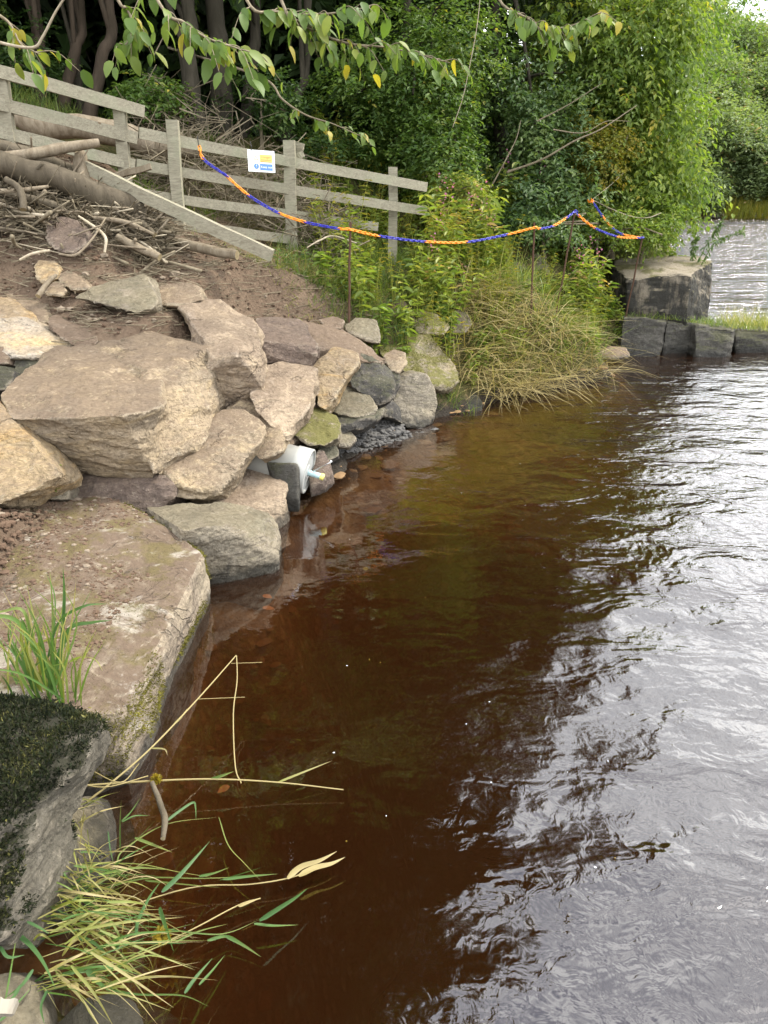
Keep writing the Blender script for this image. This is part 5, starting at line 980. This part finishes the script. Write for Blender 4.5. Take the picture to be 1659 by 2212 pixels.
def grass(name, label, P, length, width, lean, mat, seed, bias=(0, 0, 0), tone=(.45, .22), bendr=(.1, .6)):
    rng = np.random.default_rng(seed); n = len(P); D = rng.normal(0, lean, (n, 3)); D[:, 2] = 1; D = D+np.array(bias)
    V, F, k = blade_set(P, D, rng.uniform(*length, n), rng.uniform(*width, n), rng.uniform(*bendr, n)); tn = np.clip(tone[0]+tone[1]*vnoise(P*1.6, 4)+rng.normal(0, tone[1]*.7, n), 0, 1)
    return tag(put(name, V, F, LF[mat], None, P.mean(0), var=np.repeat(tn, k)), label, None, None, 'stuff')
def scatter(n, xr, yr, cond, seed, lift=-.01):
    rng = np.random.default_rng(seed); out = []; c = 0
    while c < n:
        P = np.stack([rng.uniform(*xr, 4000), rng.uniform(*yr, 4000)], 1); z = hgt(P[:, 0], P[:, 1]); m = cond(P[:, 0], P[:, 1], z)
        q = np.column_stack([P[m], z[m]+lift]); out.append(q); c += len(q)
    return np.concatenate(out)[:n]
bankc = lambda X, Y, z: (X < shore(Y)-.12) & (z > .06) & (X > -.75+(8.6-Y)*.35) & (X*.9+Y > 6.9)
dens = lambda X, Y: vnoise(np.stack([X*1.3, Y*1.3, X*0], 1), 77)
P = scatter(16000, (-1.4, 4.6), (6.9, 13), lambda X, Y, z: bankc(X, Y, z) & (dens(X, Y) > -.5), 1); grass('bank_grass', 'long yellow green grass covering the bank among the weeds', P, (.08, .33), (.005, .012), .55, 'grass', 1, tone=(.36, .25))
P = scatter(9000, (-4.5, 1.5), (7.3, 9.8), lambda X, Y, z: (X*.45+Y > 7.05) & (X < .9) & (dens(X, Y) > -.3), 2); grass('fence_grass', 'rough green grass growing along the fence', P, (.1, .32), (.004, .009), .4, 'grass', 2, tone=(.32, .22))
P = scatter(1600, (-1.9, .1), (6.6, 7.7), lambda X, Y, z: (X*.6+Y > 6.55) & (X < .1), 8); grass('fence_grass', 'pale trampled grass at the lower end of the loose plank', P, (.06, .2), (.003, .006), .8, 'grass', 8, tone=(.6, .25))
def drypile(rng, n, x0, x1, y0, y1, Y0, Y1):
    x, y = rng.uniform(x0, x1, n), rng.uniform(y0, y1, n); P = np.array([W(a, 600, Y0+(Y1-Y0)*(1-(b-y0)/(y1-y0))) for a, b in zip(x, y)]); P[:, 2] = hgt(P[:, 0], P[:, 1]); P[:, 2] = np.maximum(P[:, 2], .02)+rng.uniform(0, .16, n); return P
rg = np.random.default_rng(31); P = drypile(rg, 2600, 985, 1350, 800, 890, 7.7, 8.95)
P = P[(P[:, 0] < shore(P[:, 1])+.12)]; grass('dead_reeds', 'tangle of dead straw coloured reeds flopping over the water edge', P, (.25, .8), (.004, .012), 1.0, 'dry', 31, bias=(.35, -.55, -.55), tone=(.42, .3), bendr=(.1, .5))
P = drypile(rg, 900, 1000, 1340, 680, 860, 7.9, 9.6); P = P[(P[:, 0] < shore(P[:, 1])-.1)]; grass('dead_reeds', 'green and yellow grass growing through the dead reeds', P, (.25, .6), (.006, .013), .6, 'grass', 32, bias=(.3, -.2, 0), tone=(.55, .25))
rg = np.random.default_rng(33); n = 1300; P = np.column_stack([rg.uniform(-1.6, .7, n), rg.uniform(7.4, 8.4, n), np.zeros(n)]); P = P[np.abs(P[:, 1]-(7.95+.32*P[:, 0]*.9)) < .35]; P[:, 2] = hgt(P[:, 0], P[:, 1])+rg.uniform(0, .12, len(P))
grass('dry_grass', 'dry grey grass heaped at the foot of the fence', P, (.12, .4), (.003, .006), 1.4, 'dry', 34, tone=(.25, .2), bias=(0, 0, -.6))
# grass on the weir and on the concrete block
def weirtop(n, x0, x1, y, Y, seed, z=None):
    rng = np.random.default_rng(seed); x = rng.uniform(x0, x1, n); P = np.array([W(a, y, Y+rng.uniform(0, .75)) for a in x]); return P
n = 2200; rg = np.random.default_rng(36); xx = rg.uniform(3.25, 6.2, n); P = np.column_stack([xx, rg.uniform(10.35, 11.1, n), np.interp(xx, [3.25, 3.9, 4.4, 5, 6.2], [.47, .45, .36, .3, .28])+.0]); P = P[~((P[:, 0] < 4.35) & (P[:, 1] > 10.62))]
grass('weir_grass', 'bright green grass and moss on top of the weir blocks', P, (.05, .2), (.004, .009), .6, 'grass', 36, tone=(.42, .22))
n = 420; P = np.column_stack([rg.uniform(4.75, 5.6, n), rg.uniform(10.6, 11.1, n), np.full(n, .28)]); grass('weir_grass', 'taller brownish grass clump on the right end of the weir', P, (.2, .5), (.004, .009), .35, 'grass', 37, tone=(.62, .25))
n = 500; P = np.column_stack([rg.uniform(3.3, 4.5, n), rg.uniform(11.7, 12.4, n), np.full(n, 1.02)]); grass('block_grass', 'dry grass growing along the back of the concrete block', P, (.08, .3), (.004, .008), .5, 'grass', 38, tone=(.55, .25))
# leafy weeds: a few built plants, copied
def make_weed(h, nl, L, lf, seed, flower=False, wide=.36):
    rng = np.random.default_rng(seed); root = bpy.data.objects.new('leafy_weed', None); COL.objects.link(root)
    mb = MB(); Cs, Ds, Ns = [], [], []
    for s in range(int(rng.integers(2, 4))):
        a = rng.uniform(0, 6.28); lean = rng.uniform(.05, .35); hh = h*rng.uniform(.7, 1.0); e = np.array([math.cos(a)*lean*hh, math.sin(a)*lean*hh, hh]); Pp = smooth_path([(0, 0, -.03), e*np.array([.35, .35, .55]), e], 6); V, F = tube(Pp, np.linspace(.006, .002, len(Pp)), 5, False); mb.add(V, F, .8)
        for q in range(nl):
            u = .2+.8*(q+.5)/nl; p = Pp[min(int(u*len(Pp)), len(Pp)-1)]; b = q*2.4+rng.normal(0, .3); d = np.array([math.cos(b), math.sin(b), rng.uniform(-.35, .6)]); Cs.append(p); Ds.append(d); Ns.append(np.array([0, 0, 1])+rng.normal(0, .3, 3))
    mb.put('stem', LF['weed'], root); n = len(Cs); ln = L*rng.uniform(.55, 1.15, n); V, F, k = leaves(np.array(Cs), np.array(Ds), np.array(Ns), ln, ln*wide*rng.uniform(.8, 1.2, n), .15, True, .25)
    put('foliage', V, F, LF[lf], root, var=np.repeat(np.clip(rng.normal(.5, .22, n), 0, 1), k))
    if flower:
        n = 7; C = np.column_stack([rng.normal(0, .05, n), rng.normal(0, .05, n), h*rng.uniform(.85, 1.02, n)]); V, F, k = leaves(C, rng.normal(size=(n, 3)), rng.normal(size=(n, 3)), .03, .025, .4); put('flowers', V, F, LF['purple'], root, var=np.full(len(V), .5))['kind'] = 'stuff'
    return root
def copy_tree(o, parent=None):
    c = o.copy(); COL.objects.link(c); c.parent = parent
    for ch in o.children: copy_tree(ch, c)
    return c
KINDS = [(make_weed(.66, 20, .14, 'weed', 1, False, .4), 'leafy yellow green weed with lance shaped leaves growing on the bank below the chain', 'lance leaved weeds on the bank'),
         (make_weed(.5, 18, .12, 'bright', 2, False, .42), 'short light green weed with pointed leaves growing among the bank grass', 'short light green weeds on the bank'),
         (make_weed(.95, 30, .13, 'weed', 3, True), 'tall balsam plant with small pink flowers standing behind the chain', 'tall pink flowered balsam on the bank'),
         (make_weed(.85, 34, .075, 'yellow', 4, False, .25), 'tall yellowing willowherb with narrow leaves standing behind the chain', 'yellowing willowherb on the bank'),
         (make_weed(.4, 10, .08, 'ash', 5), 'low bluish green weed spreading over the ground by the fence', 'low bluish weeds by the fence')]
used = [False]*5
def plant(k, X, Y, s):
    if X > shore(Y)-.15: return
    o, lab, gp = KINDS[k]; c = o if not used[k] else copy_tree(o); used[k] = True
    c.location = (X, Y, float(hgt(X, Y))-.01); c.rotation_euler = (0, 0, random.uniform(0, 6.28)); c.scale = (s, s, s*random.uniform(.9, 1.15)); tag(c, lab, 'weed', gp)
def chainY(X): return np.interp(X, [-.6, -.3, 0, .75, 1.5, 2.3, 3.3], [7.4, 7.4, 7.6, 8.25, 8.85, 9.35, 9.95])
cnt = 0; tries = 0
while cnt < 205 and tries < 12000:
    tries += 1; X, Y = random.uniform(-.9, 4.4), random.uniform(7.1, 11.6); z = float(hgt(X, Y))
    if not bankc(np.array([X]), np.array([Y]), np.array([z]))[0] or X > 2.95 and Y < 11.7 and Y > 10.2: continue
    if Y < 7.5 and X > .2 or Y < 7.9 and X > 1.0 and random.random() < .6: continue
    if vnoise(np.array([[X*1.5, Y*1.5, 3.3]]), 5)[0] < -.15: continue
    if 1.5 < X < 2.25 and 8.6 < Y < 10.4: continue
    front = Y < chainY(X)-.05
    if front: k = random.choice([0, 0, 1, 1]); s = random.uniform(.6, 1.0)*(.8 if Y < 8 else 1)
    else: k = random.choice([0, 2, 2, 3, 3, 1]); s = random.uniform(.5, 1.15)
    if front and random.random() < .3: continue
    if X < .45: k = random.choice([0, 1, 4, 0, 3]); s = random.uniform(.5, .95)
    plant(k, X, Y, s); cnt += 1
for i in range(30): plant(random.choice([0, 0, 1, 3]), random.uniform(-.45, .75), random.uniform(7.6, 8.7), random.uniform(.5, .9))
for i in range(14):
    X = random.uniform(-1.0, .4); Y = random.uniform(7.3, 8.2); plant(4 if i % 3 else 1, X, Y, random.uniform(.5, .9))
for i in range(12): plant(random.choice([0, 1]), random.uniform(2.2, 2.75), random.uniform(9.5, 10.6), random.uniform(.5, .8))
for i in range(55): plant(random.choice([0, 1, 1, 3]), random.uniform(.9, 2.75), random.uniform(8.2, 9.7), random.uniform(.4, .8))
for i in range(16): plant(random.choice([0, 1, 1]), random.uniform(2.75, 3.3), random.uniform(10.35, 10.6), random.uniform(.4, .8))
for i in range(9):
    X = random.uniform(4.3, 4.8); Y = random.uniform(11.9, 12.6); plant(1, X, Y, random.uniform(.6, 1.0))
pl = copy_tree(KINDS[1][0]); pl.location = W(120, 1062, 3.85); pl.location.z = W(120, 1062, 3.85)[2]; pl.scale = (.38,)*3; tag(pl, 'little green seedling in the dark gap under the largest block', 'seedling'); pl.pop('group', None) if 'group' in pl else None
# arching leafy stems over the water beside the concrete block
for k, pts in enumerate([[(1495, 600, 11.6), (1520, 540, 11.5), (1545, 500, 11.4), (1560, 475, 11.4)], [(1500, 600, 11.5), (1540, 530, 11.2), (1575, 510, 11.1), (1604, 500, 11.0)], [(1490, 590, 11.7), (1500, 540, 11.7), (1505, 510, 11.7)]]):
    P = smooth_path([W(*p) for p in pts], 8); r = empty('willowherb_stem', P[0]); tag(r, ['upright leafy stem leaning over the upper river', 'arching leafy stem reaching furthest right over the upper river', 'short leafy stem beside the back corner of the concrete block'][k], 'plant')
    put('stem', *tube(P, np.linspace(.006, .002, len(P)), 5, False), LF['weed'], r); rng = np.random.default_rng(k); i = rng.integers(3, len(P), 70); D = rng.normal(0, .7, (70, 3)); D[:, 2] -= .2; ln = rng.uniform(.05, .11, 70)
    V, F, kk = leaves(P[i], D, rng.normal(0, .3, (70, 3))+np.array([0, 0, 1]), ln, ln*.3, .15, True, .2); put('foliage', V, F, LF['ash'], r, var=np.repeat(rng.uniform(.2, .9, 70), kk))
# ------------------------------------------------------------------ near reeds, blade by blade
def ribbon(P, w, var, parent, name='blade', mat='reed', prof=None, twist=0.0):
    P = np.asarray(P); n = len(P); T = np.gradient(P, axis=0); T /= np.linalg.norm(T, axis=1)[:, None]+1e-9
    view = np.array([0, 0, HCAM])-P.mean(0); view /= np.linalg.norm(view); hint = view+RNG.normal(0, .45, 3); S = np.cross(T, hint); S /= np.linalg.norm(S, axis=1)[:, None]+1e-9; U = np.cross(S, T)
    t = np.linspace(0, 1, n); pr = (np.clip(t*5+.45, 0, 1)*(1-t**2.2)+.02) if prof is None else prof(t); ww = (w*.5*pr)[:, None]
    V = np.stack([P-S*ww+U*ww*.35, P, P+S*ww+U*ww*.35], 1).reshape(-1, 3); i = np.arange(n-1)*3; F = np.concatenate([np.stack([i, i+1, i+4, i+3], 1), np.stack([i+1, i+2, i+5, i+4], 1)])
    o = put(name, V, F, LF[mat], parent, smooth=True, var=np.clip(var+(t.repeat(3)-.5)*.25, 0, 1)); return o
def stemtube(P, r, parent, name='stem', mat='dry', var=.6):
    V, F = tube(P, r, 5, False); return put(name, V, F, LF[mat], parent, smooth=True, var=np.full(len(V), var))
tuft = empty('reed_grass', W(95, 1495, 2.22)); tag(tuft, 'upright green reed tuft growing between the black moss rock and the near slab', 'grass tuft')
rg = np.random.default_rng(51)
for i in range(88):
    bx = rg.normal(92, 34); b = W(bx, 1488+rg.uniform(-30, 30), 2.22+rg.uniform(-.12, .12)); b[2] = min(b[2], .52); h = rg.uniform(.14, .36)*(1.12 if 60 < bx < 130 else .8); a = rg.normal(0, .28); d = np.array([a+(bx-92)/260., rg.normal(0, .22), 1.0]); cv = rg.normal(0, .22)
    P = smooth_path([b-np.array([0, 0, .05]), b+d*h*.5, b+d*h+np.array([cv*h, rg.normal(0, .1)*h, -abs(cv)*h*.4])], 5); ribbon(P, rg.uniform(.005, .011), rg.choice([.2, .35, .45, .6, .8]), tuft)
for pts, w, v in [([(120, 1440, 2.2), (150, 1360, 2.2), (200, 1345, 2.15), (240, 1340, 2.1)], .016, .15), ([(100, 1430, 2.2), (125, 1345, 2.2), (180, 1310, 2.2), (232, 1304, 2.2)], .014, .12), ([(80, 1420, 2.2), (40, 1345, 2.15), (-20, 1330, 2.1), (-80, 1345, 2.0)], .016, .4), ([(70, 1400, 2.2), (50, 1320, 2.2), (0, 1322, 2.2), (-60, 1330, 2.2)], .012, .5), ([(130, 1420, 2.25), (138, 1300, 2.25), (136, 1225, 2.25)], .014, .1), ([(110, 1430, 2.25), (118, 1300, 2.25), (100, 1238, 2.25)], .013, .2), ([(150, 1430, 2.2), (175, 1420, 2.15), (205, 1425, 2.1), (222, 1450, 2.05)], .009, .6), ([(60, 1440, 2.2), (55, 1360, 2.2), (42, 1330, 2.2)], .012, .3)]:
    ribbon(smooth_path([W(*p) for p in pts], 6), w, v, tuft)
bed = empty('trailing_reeds', W(130, 1960, z=.02)); tag(bed, 'clump of green and straw coloured reeds trailing from the black moss rock into the water', 'grass tuft')
def pz(x, y, z): return W(x, y, z=z)
def Z(zx, zy, z): return W(zx*.448, 1641.7+zy*.448, z=z)
HAND = [([(560, 500), (600, 430), (800, 310), (1055, 275)], .07, .010, .55), ([(1055, 275), (1100, 410), (1180, 500), (1260, 585)], .06, .008, .6), ([(650, 375), (740, 410), (830, 445)], .06, .02, .55), ([(790, 305), (860, 250), (930, 205), (943, 230), (945, 290)], .08, .018, .15),
        ([(780, 635), (880, 540), (1012, 392)], .1, .03, .05), ([(650, 850), (665, 770), (720, 660), (775, 585)], .1, .028, .08), ([(770, 710), (800, 800), (838, 925)], .09, .028, .2), ([(75, 835), (150, 900), (215, 990), (270, 1110)], .16, .026, .1), ([(25, 1155), (60, 960), (80, 840)], .18, .012, .4),
        ([(300, 510), (640, 500), (860, 540), (1075, 575)], .05, .008, .6), ([(430, 640), (700, 570), (1000, 570), (1340, 550)], .04, .01, .5), ([(1075, 575), (1200, 560), (1340, 549)], .05, .018, .35), ([(1060, 578), (1170, 545), (1262, 518)], .05, .016, .3), ([(960, 560), (1030, 545), (1105, 518)], .05, .016, .4),
        ([(700, 800), (980, 838), (1110, 830), (1250, 770)], .03, .008, .45), ([(1250, 772), (1340, 715), (1420, 665), (1485, 617)], .06, .034, .12), ([(1225, 790), (1320, 800), (1440, 795)], .02, .018, .35), ([(360, 760), (520, 790), (720, 838), (980, 838)], .04, .009, .55), ([(1085, 845), (1170, 890), (1260, 950)], .01, .02, .4), ([(1000, 870), (1100, 850), (1200, 905)], .01, .018, .4),
        ([(550, 905), (620, 880), (760, 880), (900, 885)], .07, .02, .12), ([(840, 880), (960, 825), (1100, 790)], .03, .01, .5), ([(360, 850), (450, 880), (540, 960)], .1, .022, .2), ([(370, 665), (450, 700), (545, 748)], .1, .018, .3), ([(890, 1125), (950, 1040), (1025, 955)], .04, .02, .1), ([(960, 1085), (1020, 1020), (1085, 940)], .02, .014, .3), ([(420, 1010), (460, 1060), (540, 1120)], .1, .03, .25), ([(540, 1110), (680, 1130), (880, 1135), (1010, 1190)], .03, .012, .4), ([(560, 965), (620, 1000), (640, 1030)], .09, .022, .6), ([(590, 300), (650, 270), (720, 268)], .09, .013, .25), ([(585, 295), (630, 250), (675, 185)], .09, .012, .3), ([(580, 430), (580, 300), (585, 190)], .09, .009, .4), ([(520, 345), (530, 430), (548, 500)], .08, .014, .1), ([(700, 580), (760, 585), (900, 600), (1065, 615)], .05, .012, .5), ([(130, 780), (190, 810), (240, 840)], .2, .018, .1), ([(0, 900), (40, 950), (120, 940)], .2, .018, .1), ([(230, 1110), (200, 1190), (215, 1275)], .16, .02, .1), ([(100, 1085), (60, 1150), (0, 1200)], .16, .018, .15), ([(160, 1010), (100, 1090), (20, 1150)], .16, .018, .15), ([(0, 1260), (60, 1200), (150, 1100)], .2, .016, .2)]
for pts, z, w, v in HAND: ribbon(smooth_path([Z(a, b, z+.03*(1-k/len(pts))) for k, (a, b) in enumerate(pts)], 6), w*.5, v, bed)
for i in range(215):
    zx, zy = rg.uniform(150, 520), 0; zy = rg.uniform(480, 1120); a0 = Z(zx, zy, rg.uniform(.03, .2)); ang = rg.normal(.15, .55); ln = rg.uniform(120, 560)*(1 if zy > 560 else .7); ex, ey = zx+math.cos(ang)*ln, zy+math.sin(ang)*ln*.75; mx_, my_ = (zx+ex)/2+rg.normal(0, 25), (zy+ey)/2-abs(rg.normal(0, 30))
    P = smooth_path([a0, Z(mx_, my_, rg.uniform(.08, .2)), Z(ex, ey, rg.uniform(.01, .08))], 5); ribbon(P, rg.choice([.0025, .0035, .0045, .008]), rg.choice([.3, .5, .65, .75, .9, 1.0]), bed)
for i in range(45):
    zx, zy = rg.uniform(215, 420), rg.uniform(180, 560); ang = rg.normal(.9, .7); ln = rg.uniform(80, 260); P = smooth_path([Z(zx, zy, rg.uniform(.12, .22)), Z(zx+math.cos(ang)*ln*.5, zy+math.sin(ang)*ln*.5-15, .2), Z(zx+math.cos(ang)*ln, zy+math.sin(ang)*ln, .12)], 5); ribbon(P, rg.uniform(.003, .006), rg.uniform(.6, 1), bed)
# seed heads lying on the water
for k, (pts, lab) in enumerate([([(400, 780), (900, 620), (1200, 600), (1390, 570), (1500, 530), (1640, 478)], 'reed stem with two pinkish dry seed heads lying furthest out over the water'), ([(760, 900), (960, 800), (1150, 700), (1280, 660), (1460, 600)], 'reed stem with a thin silvery seed head just above the water')]):
    P = smooth_path([Z(a, b, .04) for a, b in pts], 6); r = empty('reed_stem', P[0]); tag(r, lab, 'reed'); n = len(P); stemtube(P[:int(n*.72)], .0022, r)
    for q in range(2 if k == 0 else 1):
        c = [[(1385, 570), (1450, 515), (1540, 485), (1625, 440)], [(1440, 560), (1520, 520), (1600, 500), (1665, 468)]][q] if k == 0 else [(1150, 705), (1200, 685), (1250, 668)]
        ribbon(smooth_path([Z(a, b, .05) for a, b in c], 6), (.018 if k == 0 else .01), .5, r, 'seed_head', 'dry')
# two long dry stems
P = smooth_path([W(170, 1745, z=.1), W(240, 1691, z=.14), W(326, 1616, z=.17), W(427, 1510, z=.2), W(510, 1416, z=.22)], 8); r = empty('reed_stem', P[0]); tag(r, 'long dry reed leaning out over the water, folded over at its tip', 'reed'); stemtube(P, np.linspace(.0042, .0025, len(P)), r)
stemtube(smooth_path([W(511, 1417, z=.22), W(512, 1470, z=.17), W(504, 1541, z=.11), W(508, 1654, z=.05), W(521, 1692, z=.03)], 8), np.linspace(.0022, .0028, 33), r, 'folded_tip')
for a, b in (((499, 1433), (566, 1431)), ((429, 1510), (529, 1506))): stemtube(smooth_path([W(*a, z=.2), W(*b, z=.2)], 4), .0013, r, 'side_shoot')
ribbon(smooth_path([W(375, 1565, z=.18), W(392, 1548, z=.19), W(405, 1530, z=.19)], 4), .009, .85, r, 'leaf_sheath'); ribbon(smooth_path([W(326, 1616, z=.17), W(355, 1618, z=.16), W(362, 1632, z=.14)], 4), .006, .9, r, 'leaf_sheath')
P = smooth_path([W(180, 1697, z=.1), W(330, 1687, z=.08), W(460, 1683, z=.07), W(600, 1690, z=.05), W(742, 1706, z=.03)], 8); r = empty('reed_stem', P[0]); tag(r, 'long dry reed lying level above the water, crossing the folded one', 'reed'); stemtube(P, np.linspace(.0042, .0022, len(P)), r)
ribbon(smooth_path([W(600, 1690, z=.05), W(655, 1668, z=.06), W(718, 1643, z=.07)], 5), .008, .8, r, 'leaf_blade'); ribbon(smooth_path([W(455, 1683, z=.07), W(480, 1675, z=.08), W(506, 1666, z=.08)], 5), .012, .45, r, 'leaf_blade')
for a, b, c in (((190, 1660), (260, 1690), (300, 1650)), ((160, 1690), (230, 1700), (320, 1676))): stemtube(smooth_path([W(*a, z=.16), W(*b, z=.14), W(*c, z=.12)], 6), .002, r, 'side_shoot')
# ------------------------------------------------------------------ moss tufts on the near rocks
def moss(o, n, cond, ln, var, seed, mat):
    rng = np.random.default_rng(seed); me = o.data; k = len(me.polygons); c = np.empty(k*3, np.float32); nn = np.empty(k*3, np.float32); me.polygons.foreach_get('center', c); me.polygons.foreach_get('normal', nn)
    c = c.reshape(-1, 3)+np.array(o.location); nn = nn.reshape(-1, 3); idx = np.nonzero(cond(c, nn))[0]; i = rng.choice(idx, n); P = c[i]+rng.normal(0, .006, (n, 3)); D = nn[i]+rng.normal(0, .7, (n, 3)); l = rng.uniform(*ln, n)
    V, F, kk = leaves(P-nn[i]*.004, D, rng.normal(size=(n, 3)), l, l*.3, .1); V = V-np.array(o.location); tn = np.clip(var[0]+var[1]*vnoise(P*9, 3)+rng.normal(0, var[1]*.6, n), 0, 1)
    m = mk('moss', V, F, False, np.repeat(tn, kk)); m.materials.append(mat); q = bpy.data.objects.new('moss', m); COL.objects.link(q); q.parent = o; q['kind'] = 'stuff'
LF['moss'] = leaf_mat('dark_moss', [(0, (.006, .008, .005)), (.5, (.018, .024, .01)), (.85, (.05, .05, .02)), (1, (.16, .15, .05))], .15, .1); LF['mossy'] = leaf_mat('yellow_moss', [(0, (.04, .036, .008)), (.5, (.11, .1, .018)), (1, (.22, .2, .04))], .2, .1)
byl = {o.get('label', ''): o for o in bpy.data.objects}
BM = byl['black moss covered rock in the bottom left corner of the bank']; QS = byl['long lichen spotted slab with soil on top and a mossy waterside edge']
moss(BM, 42000, lambda c, n: (vnoise(c*7, 12)+.6*vnoise(c*22, 19)+1.5*n[:, 2] > .95), (.005, .02), (.45, .33), 71, LF['moss'])
moss(QS, 17000, lambda c, n: (n[:, 2] < .75) & (n[:, 2] > -.5) & (n[:, 0] > .1) & (c[:, 2] > .06) & (vnoise(c*4, 14) > -.25), (.006, .017), (.5, .3), 73, LF['mossy'])
moss(QS, 5000, lambda c, n: (n[:, 2] > .7) & (vnoise(c*6, 15) > .35), (.004, .01), (.35, .25), 74, LF['mossy'])
def crumbs(o, n, cond, size, mat, seed, name):
    rng = np.random.default_rng(seed); me = o.data; k = len(me.polygons); c = np.empty(k*3, np.float32); nn = np.empty(k*3, np.float32); me.polygons.foreach_get('center', c); me.polygons.foreach_get('normal', nn)
    c = c.reshape(-1, 3)+np.array(o.location); nn = nn.reshape(-1, 3); idx = np.nonzero(cond(c, nn))[0]; i = rng.choice(idx, n); mb = MB()
    for q in i:
        s = rng.uniform(*size)*(rng.uniform()**2+.5); mb.add(ICO_V*(1+.4*vnoise(ICO_V*1.3+q*.37, 3))[:, None]*np.array([1, rng.uniform(.6, 1), .6])*s+c[q]+rng.normal(0, .006, 3)*np.array([1, 1, 0]), ICO_F)
    tag(mb.put(name, mat), 'brown soil crumbs and grit lying on the long near slab', None, None, 'stuff')
soilz = lambda c, n: (n[:, 2] > .7) & (c[:, 0] < -1.12) & (c[:, 1] > 2.45) & (vnoise(c*3.5, 21)+.8*sstep(c[:, 0], -1.1, -1.8) > .1)
crumbs(QS, 3500, soilz, (.003, .012), M['clod'], 81, 'soil_crumbs'); crumbs(QS, 260, soilz, (.006, .018), M['pebble'], 82, 'pebbles')
MR = byl['broad rock covered in olive moss behind the upright grey boulder']; moss(MR, 7000, lambda c, n: (n[:, 2] > -.2) & (vnoise(c*6, 16) > 0), (.008, .02), (.4, .25), 75, LF['mossy'])
# ------------------------------------------------------------------ floating leaves, small things
rg = np.random.default_rng(61)
def flat_leaf(x, y, s, mat, lab, z=-.012, gp=None):
    c = W(x, y, z=z); a = rg.uniform(0, 6.28); V, F = one_leaf(int(rg.integers(0, 9))); V = np.array(V)*s*np.array([1.1, 1, .25]); V[:, 1] -= s/2; R_ = np.array([[math.cos(a), math.sin(a), 0], [-math.sin(a), math.cos(a), 0], [0, 0, 1]]); V = V @ R_+c
    tag(put('fallen_leaf', V, F, mat, None, c, True, np.full(len(V), .95)), lab, 'leaf', gp)
OL = plain('orange_dead_leaf', (.3, .1, .025), .6, .3, .4)
flat_leaf(482, 1704, .05, OL, 'orange leaf floating just below the level dry reed'); flat_leaf(578, 1288, .06, OL, 'orange leaf floating beside the scooped grey boulder, nearer the boulder'); flat_leaf(580, 1313, .065, OL, 'orange leaf floating second out from the scooped grey boulder'); flat_leaf(790, 1228, .05, LF['yellow'], 'yellow leaf at the waterline right of the flagstone')
for i in range(26): flat_leaf(rg.uniform(640, 1330), rg.uniform(1000, 1900), rg.uniform(.004, .009), M['white'] if i % 2 else LF['yellow'], 'tiny pale fleck floating on the dark water', .004, 'flecks floating on the dark water')
def pom(x, y, z, s, lab):
    c = W(x, y, z=z); n = 60; d = rg.normal(size=(n, 3)); d /= np.linalg.norm(d, axis=1)[:, None]; V, F, k = leaves(c+d*s*.3, d, rg.normal(size=(n, 3)), s, s*.7, .3); tag(put('withered_flower', V, F, LF['yellow'], None, c, var=np.repeat(rg.uniform(.7, 1, n), k)), lab, 'flower head')
pom(338, 1683, .09, .018, 'withered brown flower head on the level dry reed'); pom(350, 2020, .09, .022, 'withered pale orange flower head among the trailing reeds')
V, F = box_between(W(-30, 2178, 1.12), W(36, 2176, 1.12), (0, -.3, 1), .03, .018); tag(put('pale_batten', V, F, M['batten'], None, W(36, 2176, 1.12)), 'end of a pale wooden batten at the lower left edge', 'batten')
SC.camera = camo
